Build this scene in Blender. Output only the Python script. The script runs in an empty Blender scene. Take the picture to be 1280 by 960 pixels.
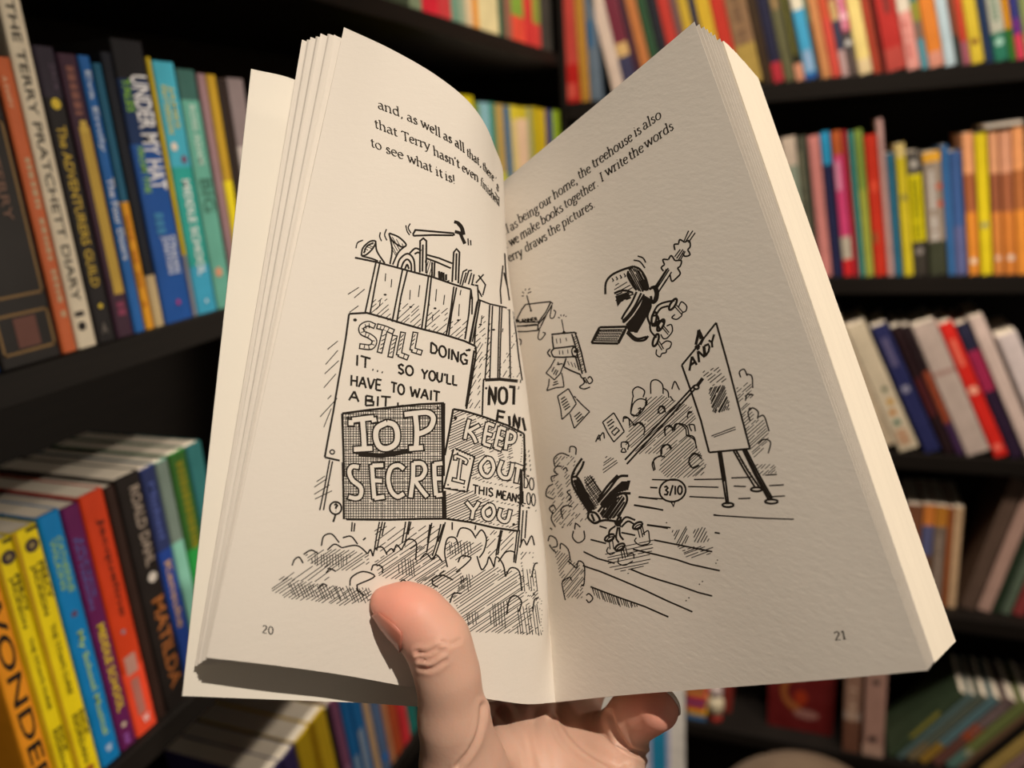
import bpy, bmesh, math, random
import numpy as np
from mathutils import Vector, Matrix
from mathutils.bvhtree import BVHTree

random.seed(7)
scene = bpy.context.scene
COL = scene.collection

# ---------------------------------------------------------------- camera
F_PX = 967.0
AX = np.array([0.93223404, 0.03858442, -0.35979292])     # along the back bookcase
AY = np.array([0.35540717, -0.28450988, 0.89035941])     # along the left bookcase
AZ = np.array([-0.06801064, -0.95789632, -0.27894298])   # up
RW = np.array([AX, AY, AZ])
EYE = np.array([0.0, 0.0, 1.45])
cam_data = bpy.data.cameras.new('camera')
cam = bpy.data.objects.new('camera', cam_data)
COL.objects.link(cam)
cam_data.sensor_width = 36.0
cam_data.lens = F_PX / 1280 * 36.0
cam_data.clip_start = 0.01
M = Matrix.Identity(4)
for r in range(3):
    M[r][0] = RW[r][0]; M[r][1] = -RW[r][1]; M[r][2] = -RW[r][2]; M[r][3] = EYE[r]
cam.matrix_world = M
cam_data.dof.use_dof = True
cam_data.dof.focus_distance = 0.252
cam_data.dof.aperture_fstop = 7.8
scene.camera = cam

# ---------------------------------------------------------------- world, lights, exposure
world = bpy.data.worlds.new('world'); scene.world = world
world.use_nodes = True
world.node_tree.nodes['Background'].inputs[0].default_value = (1.0, 0.86, 0.7, 1)
world.node_tree.nodes['Background'].inputs[1].default_value = 0.19
scene.view_settings.view_transform = 'Standard'
scene.view_settings.look = 'None'
scene.view_settings.exposure = 0.0
scene.view_settings.gamma = 1.0

def spot(name, loc, target, power, color=(1, .84, .66), radius=.03, angle=80, blend=.6):
    d = bpy.data.lights.new(name, 'SPOT'); d.energy = power; d.color = color
    d.shadow_soft_size = radius; d.spot_size = math.radians(angle); d.spot_blend = blend
    o = bpy.data.objects.new(name, d); COL.objects.link(o); o.location = loc
    o.rotation_euler = (Vector(target) - Vector(loc)).to_track_quat('-Z', 'Y').to_euler()
    return o
# unseen ceiling spots of the shop, plus spots added for single areas
spot('spot_reading', (0.60, -0.26, 2.42), (-0.01, 0.24, 1.46), 80, color=(1, .885, .745), radius=.014, angle=26, blend=.9)
spot('fill_low_side', (1.05, 0.98, 1.40), (-0.46, 0.40, 1.28), 52, color=(1, .86, .70), radius=.03, angle=26, blend=.35)  # added low lamp: lights the left spines, keeps book tops dim
spot('spot_left_case', (-0.20, 0.62, 2.65), (-0.42, 0.58, 0.92), 60, color=(1, .88, .74), radius=.02, angle=19, blend=.5)
spot('spot_back_case', (0.25, 0.62, 2.62), (0.15, 1.5, 1.25), 80, color=(1, .85, .70), radius=.05, angle=85)
spot('spot_back_case_high', (0.75, 0.45, 2.62), (0.3, 1.5, 1.6), 30, color=(1, .85, .70), radius=.05, angle=80)
spot('fill_back_case_low', (1.0, 0.55, 2.55), (0.3, 1.5, 0.45), 95, color=(1, .85, .70), radius=.05, angle=42)  # added to brighten the lower back shelves
spot('fill_display', (0.0, 0.75, 2.6), (-0.27, 1.46, 0.35), 85, color=(1, .93, .84), radius=.03, angle=20)  # added to make the display panel read bright white
spot('spot_corner', (0.15, 0.95, 2.6), (-0.45, 1.2, 1.2), 34, color=(1, .87, .72), radius=.05, angle=70)

# ---------------------------------------------------------------- helpers
def cam2w(p):
    return RW @ np.asarray(p, float) + EYE
def ray(x, y):
    return np.array([(x - 640) / F_PX, (y - 480) / F_PX, 1.0])
def P(x, y, d):
    """point seen at (x, y) with depth d, in world space"""
    return cam2w(ray(x, y) * d)
def proj(w):
    c = RW.T @ (np.asarray(w, float) - EYE)
    return c[0] / c[2] * F_PX + 640, c[1] / c[2] * F_PX + 480

def lin(c):
    return tuple(((v / 12.92) if v <= .04045 else ((v + .055) / 1.055) ** 2.4) for v in c)
def hexc(h):
    h = h.lstrip('#')
    return lin([int(h[i:i + 2], 16) / 255 for i in (0, 2, 4)])

MATS = {}
def mat_new(name):
    m = bpy.data.materials.new(name); m.use_nodes = True
    return m, m.node_tree, m.node_tree.nodes['Principled BSDF']
def m_cover(h):
    """printed card or laminate of one ink colour with faint scuffs"""
    if h in MATS: return MATS[h]
    m, nt, b = mat_new('cover_' + h)
    c = hexc(h)
    n = nt.nodes.new('ShaderNodeTexNoise'); n.inputs['Scale'].default_value = 35; n.inputs['Detail'].default_value = 3
    tc = nt.nodes.new('ShaderNodeTexCoord'); nt.links.new(tc.outputs['Object'], n.inputs['Vector'])
    r = nt.nodes.new('ShaderNodeValToRGB')
    r.color_ramp.elements[0].position = .3; r.color_ramp.elements[1].position = .75
    r.color_ramp.elements[0].color = (*[x * .86 for x in c], 1)
    r.color_ramp.elements[1].color = (*[min(1, x * 1.08 + .004) for x in c], 1)
    nt.links.new(n.outputs['Fac'], r.inputs['Fac']); nt.links.new(r.outputs['Color'], b.inputs['Base Color'])
    b.inputs['Roughness'].default_value = .5
    b.inputs['Specular IOR Level'].default_value = .18
    MATS[h] = m
    return m
def m_plain(name, col, rough=.6, spec=.3):
    if name in MATS: return MATS[name]
    m, nt, b = mat_new(name)
    b.inputs['Base Color'].default_value = (*col, 1)
    b.inputs['Roughness'].default_value = rough; b.inputs['Specular IOR Level'].default_value = spec
    MATS[name] = m
    return m
def m_paper(name, col, bump=.25, scale=900, trans=.12):
    m, nt, b = mat_new(name)
    tc = nt.nodes.new('ShaderNodeTexCoord'); mp = nt.nodes.new('ShaderNodeMapping')
    mp.inputs['Rotation'].default_value = (0, 0, .4)
    mp.inputs['Scale'].default_value = (.45, .45, 1.0)
    nt.links.new(tc.outputs['Object'], mp.inputs['Vector'])
    n = nt.nodes.new('ShaderNodeTexNoise'); n.inputs['Scale'].default_value = scale
    n.inputs['Detail'].default_value = 4; n.inputs['Roughness'].default_value = .6
    nt.links.new(mp.outputs['Vector'], n.inputs['Vector'])
    bp = nt.nodes.new('ShaderNodeBump'); bp.inputs['Strength'].default_value = bump
    bp.inputs['Distance'].default_value = .0004
    nt.links.new(n.outputs['Fac'], bp.inputs['Height']); nt.links.new(bp.outputs['Normal'], b.inputs['Normal'])
    n2 = nt.nodes.new('ShaderNodeTexNoise'); n2.inputs['Scale'].default_value = 25
    nt.links.new(tc.outputs['Object'], n2.inputs['Vector'])
    r = nt.nodes.new('ShaderNodeValToRGB')
    r.color_ramp.elements[0].color = (*[x * .95 for x in col], 1); r.color_ramp.elements[1].color = (*col, 1)
    nt.links.new(n2.outputs['Fac'], r.inputs['Fac']); nt.links.new(r.outputs['Color'], b.inputs['Base Color'])
    b.inputs['Roughness'].default_value = .85; b.inputs['Specular IOR Level'].default_value = .15
    if trans:
        tr = nt.nodes.new('ShaderNodeBsdfTranslucent'); tr.inputs['Color'].default_value = (*col, 1)
        mx = nt.nodes.new('ShaderNodeMixShader'); mx.inputs[0].default_value = trans
        out = nt.nodes['Material Output']
        nt.links.new(b.outputs[0], mx.inputs[1]); nt.links.new(tr.outputs[0], mx.inputs[2])
        nt.links.new(mx.outputs[0], out.inputs['Surface'])
    return m
PAPER = m_paper('book_paper', (.80, .74, .665), bump=.25, scale=620, trans=.06)
BLOCKP = m_paper('page_edges', (.78, .70, .58), bump=.1, trans=0)
ENDPAPER = m_paper('cover_inside', (.84, .79, .70), bump=.08, trans=0)
INK = m_plain('black_ink', (.022, .017, .013), .7, .1)
INK_SOFT = m_plain('text_ink', (.03, .024, .018), .7, .1)

def laminate():
    m, nt, b = mat_new('black_brown_laminate')
    tc = nt.nodes.new('ShaderNodeTexCoord'); mp = nt.nodes.new('ShaderNodeMapping')
    mp.inputs['Scale'].default_value = (3, 3, 60); nt.links.new(tc.outputs['Object'], mp.inputs['Vector'])
    n = nt.nodes.new('ShaderNodeTexNoise'); n.inputs['Scale'].default_value = 4; n.inputs['Detail'].default_value = 6
    nt.links.new(mp.outputs['Vector'], n.inputs['Vector'])
    r = nt.nodes.new('ShaderNodeValToRGB')
    r.color_ramp.elements[0].color = (.0045, .0036, .003, 1); r.color_ramp.elements[1].color = (.012, .009, .007, 1)
    nt.links.new(n.outputs['Fac'], r.inputs['Fac']); nt.links.new(r.outputs['Color'], b.inputs['Base Color'])
    b.inputs['Roughness'].default_value = .6; b.inputs['Specular IOR Level'].default_value = .14
    return m
LAM = laminate()

def link(o, parent=None):
    COL.objects.link(o)
    if parent is not None: o.parent = parent
    return o
def mesh_obj(name, verts, faces, mats, parent=None, midx=None, smooth=False, loc=None):
    me = bpy.data.meshes.new(name)
    me.from_pydata([tuple(map(float, v)) for v in verts], [], [tuple(map(int, f)) for f in faces])
    for m in (mats if isinstance(mats, (list, tuple)) else [mats]): me.materials.append(m)
    if midx is not None: me.polygons.foreach_set('material_index', midx)
    if smooth: me.polygons.foreach_set('use_smooth', [True] * len(me.polygons))
    me.update()
    o = bpy.data.objects.new(name, me)
    if loc is not None: o.location = loc
    return link(o, parent)
def tag(o, label, cat, group=None, kind=None):
    if label: o['label'] = label
    if cat: o['category'] = cat
    if group: o['group'] = group
    if kind: o['kind'] = kind
    return o
def empty(name, loc=(0, 0, 0), rot=(0, 0, 0)):
    o = bpy.data.objects.new(name, None); o.empty_display_size = .02
    o.location = loc; o.rotation_euler = rot
    return link(o)
def box_vf(x0, x1, y0, y1, z0, z1):
    v = [(x0, y0, z0), (x1, y0, z0), (x1, y1, z0), (x0, y1, z0), (x0, y0, z1), (x1, y0, z1), (x1, y1, z1), (x0, y1, z1)]
    f = [(0, 3, 2, 1), (4, 5, 6, 7), (0, 1, 5, 4), (1, 2, 6, 5), (2, 3, 7, 6), (3, 0, 4, 7)]
    return v, f
def box(name, x0, x1, y0, y1, z0, z1, m, parent=None, bev=0):
    v, f = box_vf(x0, x1, y0, y1, z0, z1)
    o = mesh_obj(name, v, f, m, parent)
    if bev:
        b = o.modifiers.new('bevel', 'BEVEL'); b.width = bev; b.segments = 2
    return o

# ---------------------------------------------------------------- setting
XL, YR = -0.465, 1.485          # front planes of the left and the back bookcase
def structure(name, *a):
    o = box(name, *a); o['kind'] = 'structure'; return o
def m_carpet():
    m, nt, b = mat_new('carpet')
    n = nt.nodes.new('ShaderNodeTexNoise'); n.inputs['Scale'].default_value = 220
    r = nt.nodes.new('ShaderNodeValToRGB')
    r.color_ramp.elements[0].color = (.05, .035, .025, 1); r.color_ramp.elements[1].color = (.14, .10, .07, 1)
    tc = nt.nodes.new('ShaderNodeTexCoord'); nt.links.new(tc.outputs['Object'], n.inputs['Vector'])
    nt.links.new(n.outputs['Fac'], r.inputs['Fac']); nt.links.new(r.outputs['Color'], b.inputs['Base Color'])
    bp = nt.nodes.new('ShaderNodeBump'); bp.inputs['Strength'].default_value = .5
    nt.links.new(n.outputs['Fac'], bp.inputs['Height']); nt.links.new(bp.outputs['Normal'], b.inputs['Normal'])
    b.inputs['Roughness'].default_value = .95
    return m
WALLM = m_paper('wall_paint', (.32, .26, .2), bump=.1, scale=60, trans=0)
structure('floor', -.80, 3.0, -2.2, 1.84, -.05, 0, m_carpet())
structure('ceiling', -.80, 3.0, -2.2, 1.84, 2.75, 2.80, WALLM)
structure('wall_left', -.85, -.80, -2.2, 1.84, 0, 2.75, WALLM)
structure('wall_back', -.85, 3.0, 1.84, 1.89, 0, 2.75, WALLM)

ZL = [1.45 + z for z in (.782, .482, .182, -.105, -.405, -.715, -1.03, -1.34)]
ZR = [1.45 + z for z in (.72, .405, .093, -.241, -.567, -.892, -1.25)]
bc = empty('bookcase', (XL - .15, 0.4, 0)); tag(bc, 'black bookcase along the left wall with receding shelves of books', 'bookcase')
for z in ZL:
    box('shelf_board', XL - .24 - bc.location.x, XL + .003 - bc.location.x, -.7 - .4, 1.600 - .4, z - .022, z, LAM, bc, .001)
box('back_panel', XL - .252 - bc.location.x, XL - .241 - bc.location.x, -1.12, YR - .4 + .3, 0.02, 2.5, LAM, bc)
box('side_panel', XL - .24 - bc.location.x, XL + .003 - bc.location.x, -1.122, -1.101, 0.02, 2.5, LAM, bc, .001)
bc2 = empty('bookcase', (0.4, YR + .12, 0)); tag(bc2, 'black bookcase across the back, facing the reader', 'bookcase')
for z in ZR:
    box('shelf_board', XL + .018 - .4, 1.6 - .4, -.123, .12, z - .03, z, LAM, bc2, .001)
box('back_panel', XL - .4, 1.62 - .4, .121, .132, 0.02, 2.5, LAM, bc2)
box('side_panel', XL + .0045 - .4, XL + .0175 - .4, -.118, .12, 0.02, 2.5, LAM, bc2, .001)
box('side_panel', 1.601 - .4, 1.62 - .4, -.118, .12, 0.02, 2.5, LAM, bc2, .001)

box('side_panel', XL - .24 - bc.location.x, XL + .003 - bc.location.x, 1.601 - .4, 1.62 - .4, 0.02, 2.5, LAM, bc, .001)
# ---------------------------------------------------------------- shelved books
_txt = {}
def text_mesh(s):
    """flat letter shapes of one line; x runs from 0, cap height about .7"""
    if s in _txt: return _txt[s]
    cu = bpy.data.curves.new('t', 'FONT'); cu.body = s; cu.resolution_u = 3; cu.offset = .014
    o = bpy.data.objects.new('t', cu); COL.objects.link(o)
    dg = bpy.context.evaluated_depsgraph_get(); dg.update()
    me = o.evaluated_get(dg).to_mesh()
    v = np.array([x.co[:2] for x in me.vertices]); f = [tuple(p.vertices) for p in me.polygons]
    o.evaluated_get(dg).to_mesh_clear()
    bpy.data.objects.remove(o); bpy.data.curves.remove(cu)
    v[:, 0] -= v[:, 0].min(); 
    _txt[s] = (v, f)
    return _txt[s]
class MB:
    def __init__(s): s.v = []; s.f = []; s.m = []
    def add(s, v, f, m=0):
        o = len(s.v); s.v += [tuple(p) for p in v]; s.f += [tuple(i + o for i in q) for q in f]; s.m += [m] * len(f)
def spine_letters(mb, s, t, h, c0, c1, a0, a1, mi, flip=False):
    """letters run down the spine: c = fraction across (left..right), a = fraction from the top"""
    v, f = text_mesh(s)
    L = (a1 - a0) * h; H = (c1 - c0) * t
    w = v[:, 0].max(); y0, y1 = v[:, 1].min(), v[:, 1].max()
    pts = []
    for x, y in v:
        X = c0 * t + (y - y0) / (y1 - y0) * H
        Z = h - a0 * h - x / w * L
        pts.append((X, -.00025, Z))
    mb.add(pts, [tuple(reversed(q)) for q in f], mi)
def spine_upright(mb, s, t, h, c0, c1, a0, a1, mi):
    v, f = text_mesh(s)
    w = v[:, 0].max(); y0, y1 = v[:, 1].min(), v[:, 1].max()
    pts = [(c0 * t + x / w * (c1 - c0) * t, -.00025, h * (1 - a1) + (y - y0) / (y1 - y0) * (a1 - a0) * h) for x, y in v]
    mb.add(pts, f, mi)
def marks(mb, t, h, a0, a1, c0, c1, mi, rng):
    """unreadable title at this distance: a run of small ink blocks down the spine"""
    z = a0
    while z < a1:
        dz = rng.uniform(.018, .035)
        if rng.random() > .15:
            x0, x1 = c0 * t, c1 * t * rng.uniform(.93, 1.0)
            zz0, zz1 = h * (1 - z - dz * .75), h * (1 - z)
            mb.add([(x0, -.00025, zz0), (x1, -.00025, zz0), (x1, -.00025, zz1), (x0, -.00025, zz1)], [(0, 1, 2, 3)], mi)
        z += dz
def panel(mb, t, h, a0, a1, c0, c1, mi, y=-.0002):
    mb.add([(c0 * t, y, h * (1 - a1)), (c1 * t, y, h * (1 - a1)), (c1 * t, y, h * (1 - a0)), (c0 * t, y, h * (1 - a0))], [(0, 1, 2, 3)], mi)
def frame_panel(mb, t, h, a0, a1, c0, c1, w, mi):
    wa = w / h; wc = w / t
    panel(mb, t, h, a0, a0 + wa, c0, c1, mi); panel(mb, t, h, a1 - wa, a1, c0, c1, mi)
    panel(mb, t, h, a0, a1, c0, c0 + wc, mi); panel(mb, t, h, a0, a1, c1 - wc, c1, mi)
def disc(mb, t, h, a, c, r, mi, y=-.00022, n=14):
    mb.add([(c * t + r * math.cos(k * 6.2832 / n), y, h * (1 - a) + r * math.sin(k * 6.2832 / n)) for k in range(n)], [tuple(range(n))], mi)

def shelf_book(name, t, h, bands, prints=(), depth=.128, hard=False, seed=0):
    """Empty > cover (spine and boards in one skin), page_block, printed spine. bands: [(fraction from top, colour)...]"""
    rng = random.Random(seed)
    root = empty(name)
    th = .0022 if hard else .0007
    r = min(.0022, t * .3)
    prof = [(0, depth), (0, r), (r * .3, r * .3), (r, 0), (t - r, 0), (t - r * .3, r * .3), (t, r), (t, depth)]
    inn = [(t - th, depth), (t - th, th + r), (th, th + r), (th, depth)]
    ring = prof + inn
    zs = [0.0]; bm = []
    acc = [1 - b[0] for b in bands]          # heights of band tops, from the top down
    order = list(reversed(list(zip(acc, [b[1] for b in bands]))))
    mats = []; V = []; Fc = []; MI = []
    for fr, c in order:
        zs.append(h if fr is None else None)
    # bands listed top first as (fraction where it ENDS from top, colour)
    tops = [0.0] + [b[0] for b in bands]
    lv = sorted({round(h * (1 - x), 6) for x in tops})
    n = len(ring)
    for z in lv:
        V += [(x, y, z) for x, y in ring]
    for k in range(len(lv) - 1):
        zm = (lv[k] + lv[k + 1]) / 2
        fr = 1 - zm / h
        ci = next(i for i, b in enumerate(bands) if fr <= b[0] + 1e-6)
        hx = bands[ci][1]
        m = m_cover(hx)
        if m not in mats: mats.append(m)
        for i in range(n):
            j = (i + 1) % n
            Fc.append((k * n + i, k * n + j, (k + 1) * n + j, (k + 1) * n + i)); MI.append(mats.index(m))
    # end caps as three quads strips
    for base, rev in ((0, False), ((len(lv) - 1) * n, True)):
        q = [(0, 1, 10, 11), (1, 2, 10), (2, 3, 10), (3, 4, 9, 10), (4, 5, 9), (5, 6, 9), (6, 7, 8, 9)]
        for f in q:
            f = tuple(base + i for i in f)
            Fc.append(f if not rev else tuple(reversed(f))); MI.append(0 if not rev else MI[-1] if MI else 0)
    mesh_obj('cover', V, Fc, mats, root, MI)
    ins = .003 if hard else .0006
    box('page_block', th + .0001, t - th - .0001, th + r + .0002, depth - (.004 if hard else .0008), ins, h - ins, BLOCKP, root)
    for p in prints:
        k = p[0]; mb = MB(); m = m_cover(p[2] if k in 'tu' else p[1])
        if k == 't': spine_letters(mb, p[1], t, h, p[3], p[4], p[5], p[6], 0); nm = 'title_lettering'
        elif k == 'u': spine_upright(mb, p[1], t, h, p[3], p[4], p[5], p[6], 0); nm = 'title_lettering'
        elif k == 'm': marks(mb, t, h, p[2], p[3], *(p[4:6] if len(p) > 4 else (.28, .72)), 0, rng); nm = 'faded_lettering'
        elif k == 'p': panel(mb, t, h, p[2], p[3], p[4], p[5], 0); nm = 'label_panel'
        elif k == 'f': frame_panel(mb, t, h, p[2], p[3], p[4], p[5], p[6], 0); nm = 'printed_frame'
        else: disc(mb, t, h, p[2], p[3], p[4], 0); nm = 'emblem'
        if not mb.v: continue
        o = mesh_obj(nm, mb.v, mb.f, m, root)
        o.location.y = -.00006 * prints.index(p)
        if nm == 'faded_lettering': o['kind'] = 'stuff'
    return root

def along(wall, px, z):
    """distance along the wall's front plane of the spot at height z seen in image column px"""
    lo, hi = (0.02, 1.6) if wall == 'L' else (-.6, 1.2)
    for _ in range(50):
        mid = (lo + hi) / 2
        w = (XL, mid, z) if wall == 'L' else (mid, YR, z)
        if proj(w)[0] < px: lo = mid
        else: hi = mid
    return (lo + hi) / 2
LABELS = {}
def put_book(wall, zshelf, x0, x1, h, desc, bands, prints=(), lean=0, where='', group='', hard=False, zref=None, depth=.128, push=.004, loc=None, gap=.0004):
    """x0, x1: image columns of the spine's edges at height zref"""
    if isinstance(bands, str): bands = [(1.0, bands)]
    zr = zshelf if zref is None else zref
    a, b = along(wall, x0, zr), along(wall, x1, zr)
    ang = math.radians(abs(lean))
    dz = zr - zshelf
    a -= math.tan(math.radians(-lean)) * dz if lean else 0
    b -= math.tan(math.radians(-lean)) * dz if lean else 0
    t = (b - a) * math.cos(ang) - gap
    t = max(t, .003)
    root = shelf_book('book', t, h, bands, prints, depth=depth, hard=hard, seed=int(x0 * 7 + h * 1000))
    # lean > 0: top tilts to the left, standing on its left bottom edge
    if lean >= 0: ox = a
    else: ox = b - t * math.cos(ang)
    R = Matrix.Rotation(-math.radians(lean), 4, 'Y')
    zz = zshelf + (0 if lean >= 0 else t * math.sin(ang))
    if wall == 'L':
        Mx = Matrix.Translation((XL - push, ox, zz)) @ Matrix.Rotation(math.pi / 2, 4, 'Z') @ R
    else:
        Mx = Matrix.Translation((ox, YR + push, zz)) @ R
    root.matrix_world = Mx
    lab = desc + ' ' + where
    LABELS[lab] = LABELS.get(lab, 0) + 1
    tag(root, lab, 'book', group)
    return root
W_, K_ = '#e8dcc4', '#14100e'
# ---- left bookcase, upper shelf in view
S = 1.45 - .105
G = 'books on the upper shelf of the left bookcase'
w = 'on the upper left shelf'
put_book('L', S, -34, 8, .215, 'blue paperback spine cut by the left picture edge', '#1d4f8c', where=w, group=G)
put_book('L', S, 8, 84, .213, 'thick black-brown hardback spine with gold frames and small portrait', '#17110f',
         [('f', '#8a6a3a', .0, .0, .0, .0, .0)] if False else [('f', '#8a6a3a', .30, .80, .04, .93, .0016), ('f', '#8a6a3a', .845, .965, .08, .93, .0016), ('p', '#6b4036', .86, .95, .34, .70), ('p', '#3d1c10', .50, .60, .1, .45), ('t', 'TERRY', '#7a5a4a', .60, .74, .40, .58)], where=w, group=G, hard=True)
put_book('L', S, 84.5, 103, .186, 'slim orange spine with worn beige edge beside the cream diary', '#d2693a', [('m', '#c9a884', .32, .85, .45, .8), ('t', 'A DIARY', '#e9c6a2', .25, .5, .06, .16)], where=w, group=G)
put_book('L', S, 103.5, 128, .228, 'cream hardback spine lettered The Terry Pratchett Diary in black capitals', W_,
         [('t', 'THE TERRY PRATCHETT DIARY', '#2a2622', .26, .66, .035, .86), ('d', '#221c1a', .935, .42, .0032), ('p', '#221c1a', .89, .905, .2, .65)], where=w, group=G, hard=True)
put_book('L', S, 128.5, 152, .195, 'near-black spine with golden title and a yellow star', [(.16, '#2c2434'), (1, '#191518')],
         [('d', '#e2c63a', .18, .5, .0036), ('t', 'The ADVENTURERS GUILD', '#d2b23a', .26, .70, .25, .80), ('t', 'ZACK', '#5a4a5e', .55, .8, .05, .14), ('d', '#e2c63a', .87, .5, .0018), ('u', 'A', '#77706a', .3, .6, .93, .97)], where=w, group=G)
put_book('L', S, 152.5, 174, .192, 'purple spine with a long gold ornament panel', '#402438',
         [('p', '#c7a544', .24, .84, .32, .86), ('p', '#d8b850', .22, .26, .42, .76), ('m', '#8a5a50', .04, .2, .3, .7), ('m', '#8a3a5a', .87, .94, .3, .75)], where=w, group=G)
put_book('L', S, 174.5, 188, .192, 'bright blue spine with white title lettering', '#1f66b4',
         [('t', 'Eva Emily', '#c8d8ea', .2, .75, .05, .33), ('t', 'The Four Doors', '#dfe6ee', .25, .8, .42, .72)], where=w, group=G)
put_book('L', S, 188.5, 199, .188, 'slim teal spine turning orange in its lower part', [(.50, '#1b5f80'), (1, '#e5a023')], [('m', '#c87818', .55, .9, .2, .6)], where=w, group=G)
put_book('L', S, 199.5, 212, .196, 'dark painted gap above a cream foot beside the blue hardback', [(.80, '#0d1422'), (1, '#c2ad82')], where=w, group=G)  # near-black band paints the dark gap above a low cream book
put_book('L', S, 212.5, 247, .206, 'wide royal blue hardback with large white title and shade-painted top', [(.13, '#14141a'), (.35, '#12305f'), (1, '#1450a0')],  # upper bands hold the shelf board's shadow gradient as colour
         [('t', 'UNDER MY HAT', '#f4f4f8', .38, .92, .115, .51), ('t', 'TALES', '#8cc63a', .10, .34, .13, .24), ('t', 'FROM THE', '#8cc63a', .16, .36, .36, .52), ('m', '#3a80b0', .56, .66, .3, .6), ('t', 'JONATHAN', '#d4dcec', .35, .6, .68, .82), ('t', 'STRAHAN', '#d4dcec', .62, .85, .68, .82), ('d', '#a8307a', .93, .55, .002)], where=w, group=G, hard=True)
put_book('L', S, 247.5, 252.5, .196, 'thin yellow spine between two blue books', [(.75, '#cdb220'), (1, '#8a8c98')], where=w, group=G)
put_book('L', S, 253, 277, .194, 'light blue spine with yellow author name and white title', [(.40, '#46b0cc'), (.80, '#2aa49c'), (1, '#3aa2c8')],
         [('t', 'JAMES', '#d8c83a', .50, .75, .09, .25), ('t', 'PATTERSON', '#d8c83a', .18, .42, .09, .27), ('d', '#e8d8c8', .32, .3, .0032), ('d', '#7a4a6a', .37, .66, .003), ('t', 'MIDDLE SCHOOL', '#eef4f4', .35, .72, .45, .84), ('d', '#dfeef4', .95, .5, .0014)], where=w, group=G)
put_book('L', S, 277.5, 298, .190, 'sea-green spine with a shade-painted top and pale lettering', [(.12, '#3a6660'), (1, '#66ad9c')],  # darker top band is painted shade from the board above
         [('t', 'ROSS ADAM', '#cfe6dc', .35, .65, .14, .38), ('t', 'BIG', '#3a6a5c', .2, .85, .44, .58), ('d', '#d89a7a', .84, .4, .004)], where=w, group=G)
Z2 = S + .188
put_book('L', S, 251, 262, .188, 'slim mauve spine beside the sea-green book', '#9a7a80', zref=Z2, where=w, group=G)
put_book('L', S, 262.5, 275, .188, 'slim golden-yellow spine with shade painted over its upper part', [(.45, '#c09a28'), (1, '#ecd81c')], zref=Z2, where=w, group=G)  # duller upper band paints the shelf board's shadow on the yellow
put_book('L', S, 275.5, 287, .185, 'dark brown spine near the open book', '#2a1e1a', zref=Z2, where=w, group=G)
put_book('L', S, 287.5, 309, .187, 'pale grey-mauve spine right beside the open book', [(.3, '#8a7c7e'), (1, '#c8bcb8')], zref=Z2, where=w, group=G)  # greyer upper band is the board's shadow put into the colour

# ---- left bookcase, lower shelf in view
S = 1.45 - .405
G = 'books on the lower shelf of the left bookcase'
w = 'on the lower left shelf'
Z2 = S + .198
put_book('L', S, -40, -6, .197, 'orange paperback spine with large black hand-lettered title', '#e59420', [('t', 'WONDERS', '#1c1410', .22, .82, .1, .97)], zref=Z2, where=w, group=G)
for x0, x1, d in ((-5, 20, 'yellow black-lettered spine next to the orange book'), (20.5, 52, 'yellow spine with black lettering next to the blue book')):
    put_book('L', S, x0, x1, .198, d, '#e6cf12', [('p', '#1c1a12', .004, .016, .5, .98), ('d', '#2a1c30', .065, .6, .0048), ('d', '#8a7a50', .065, .6, .0022), ('p', '#b08a10', .0, 1, .0, .15),
             ('t', 'PERCY', '#2c2810', .62, .88, .13, .27), ('t', 'JACKSON', '#2c2810', .30, .57, .13, .32), ('t', "THE TITAN'S CURSE", '#2c2810', .46, .66, .36, .64), ('t', 'RICK', '#2c2810', .66, .88, .72, .83), ('t', 'RIORDAN', '#2c2810', .36, .6, .72, .92), ('d', '#a06020', .955, .5, .0036)], zref=Z2, where=w, group=G)
put_book('L', S, 53, 81, .200, 'bright blue spine with yellow-green lettering', '#0a78ba',
         [('t', 'CATHERINE', '#8fb85a', .52, .78, .09, .30), ('t', 'WILKINS', '#8fb85a', .22, .46, .09, .28), ('d', '#5a4060', .38, .5, .0024), ('t', 'My School Musical', '#a8c850', .32, .66, .45, .88), ('u', 'W', '#d8e8f0', .35, .65, .925, .955)], zref=Z2, where=w, group=G)
put_book('L', S, 82, 104.5, .198, 'dark purple spine with yellow lettering lower down', '#5e1850',
         [('t', 'JAMES', '#4a5a9a', .5, .7, .12, .36), ('t', 'PATTERSON', '#4a5a9a', .2, .42, .12, .40), ('t', 'MIDDLE SCHOOL', '#e2c61e', .3, .72, .47, .84), ('d', '#c8b8a0', .90, .45, .002), ('m', '#8a50a0', .94, .98, .3, .6)], zref=Z2, where=w, group=G)
put_book('L', S, 105, 135, .200, 'red spine with black script lettering', [(.72, '#c23a16'), (1, '#e2482a')],
         [('t', 'Jacqueline', '#2a1410', .42, .74, .1, .5), ('d', '#7a7a88', .56, .45, .0018), ('p', '#b08478', .66, .74, .2, .7), ('p', '#a86a60', .76, .92, .26, .62), ('u', 'W', '#e8e0e0', .4, .7, .93, .965)], zref=Z2, where=w, group=G)
put_book('L', S, 136, 149, .198, 'dark brown spine beside the red book', '#2e1c16', zref=Z2, where=w, group=G)
put_book('L', S, 149.5, 180, .200, 'black spine with large grey and copper lettering', '#1c1614',
         [('t', 'ROALD DAHL', '#9a8c80', .45, .85, .05, .38), ('d', '#c8c0b8', .43, .6, .0042), ('t', 'MATILDA', '#9a5c2c', .35, .85, .52, .92)], zref=Z2, where=w, group=G)
put_book('L', S, 180.5, 199, .198, 'navy spine with beige lettering', [(.35, '#26305c'), (1, '#1c3c8a')], [('t', 'Michael', '#4c5a9a', .3, .65, .06, .3), ('t', 'Kensuke', '#b8946a', .25, .7, .4, .7)], zref=Z2, where=w, group=G)
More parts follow.
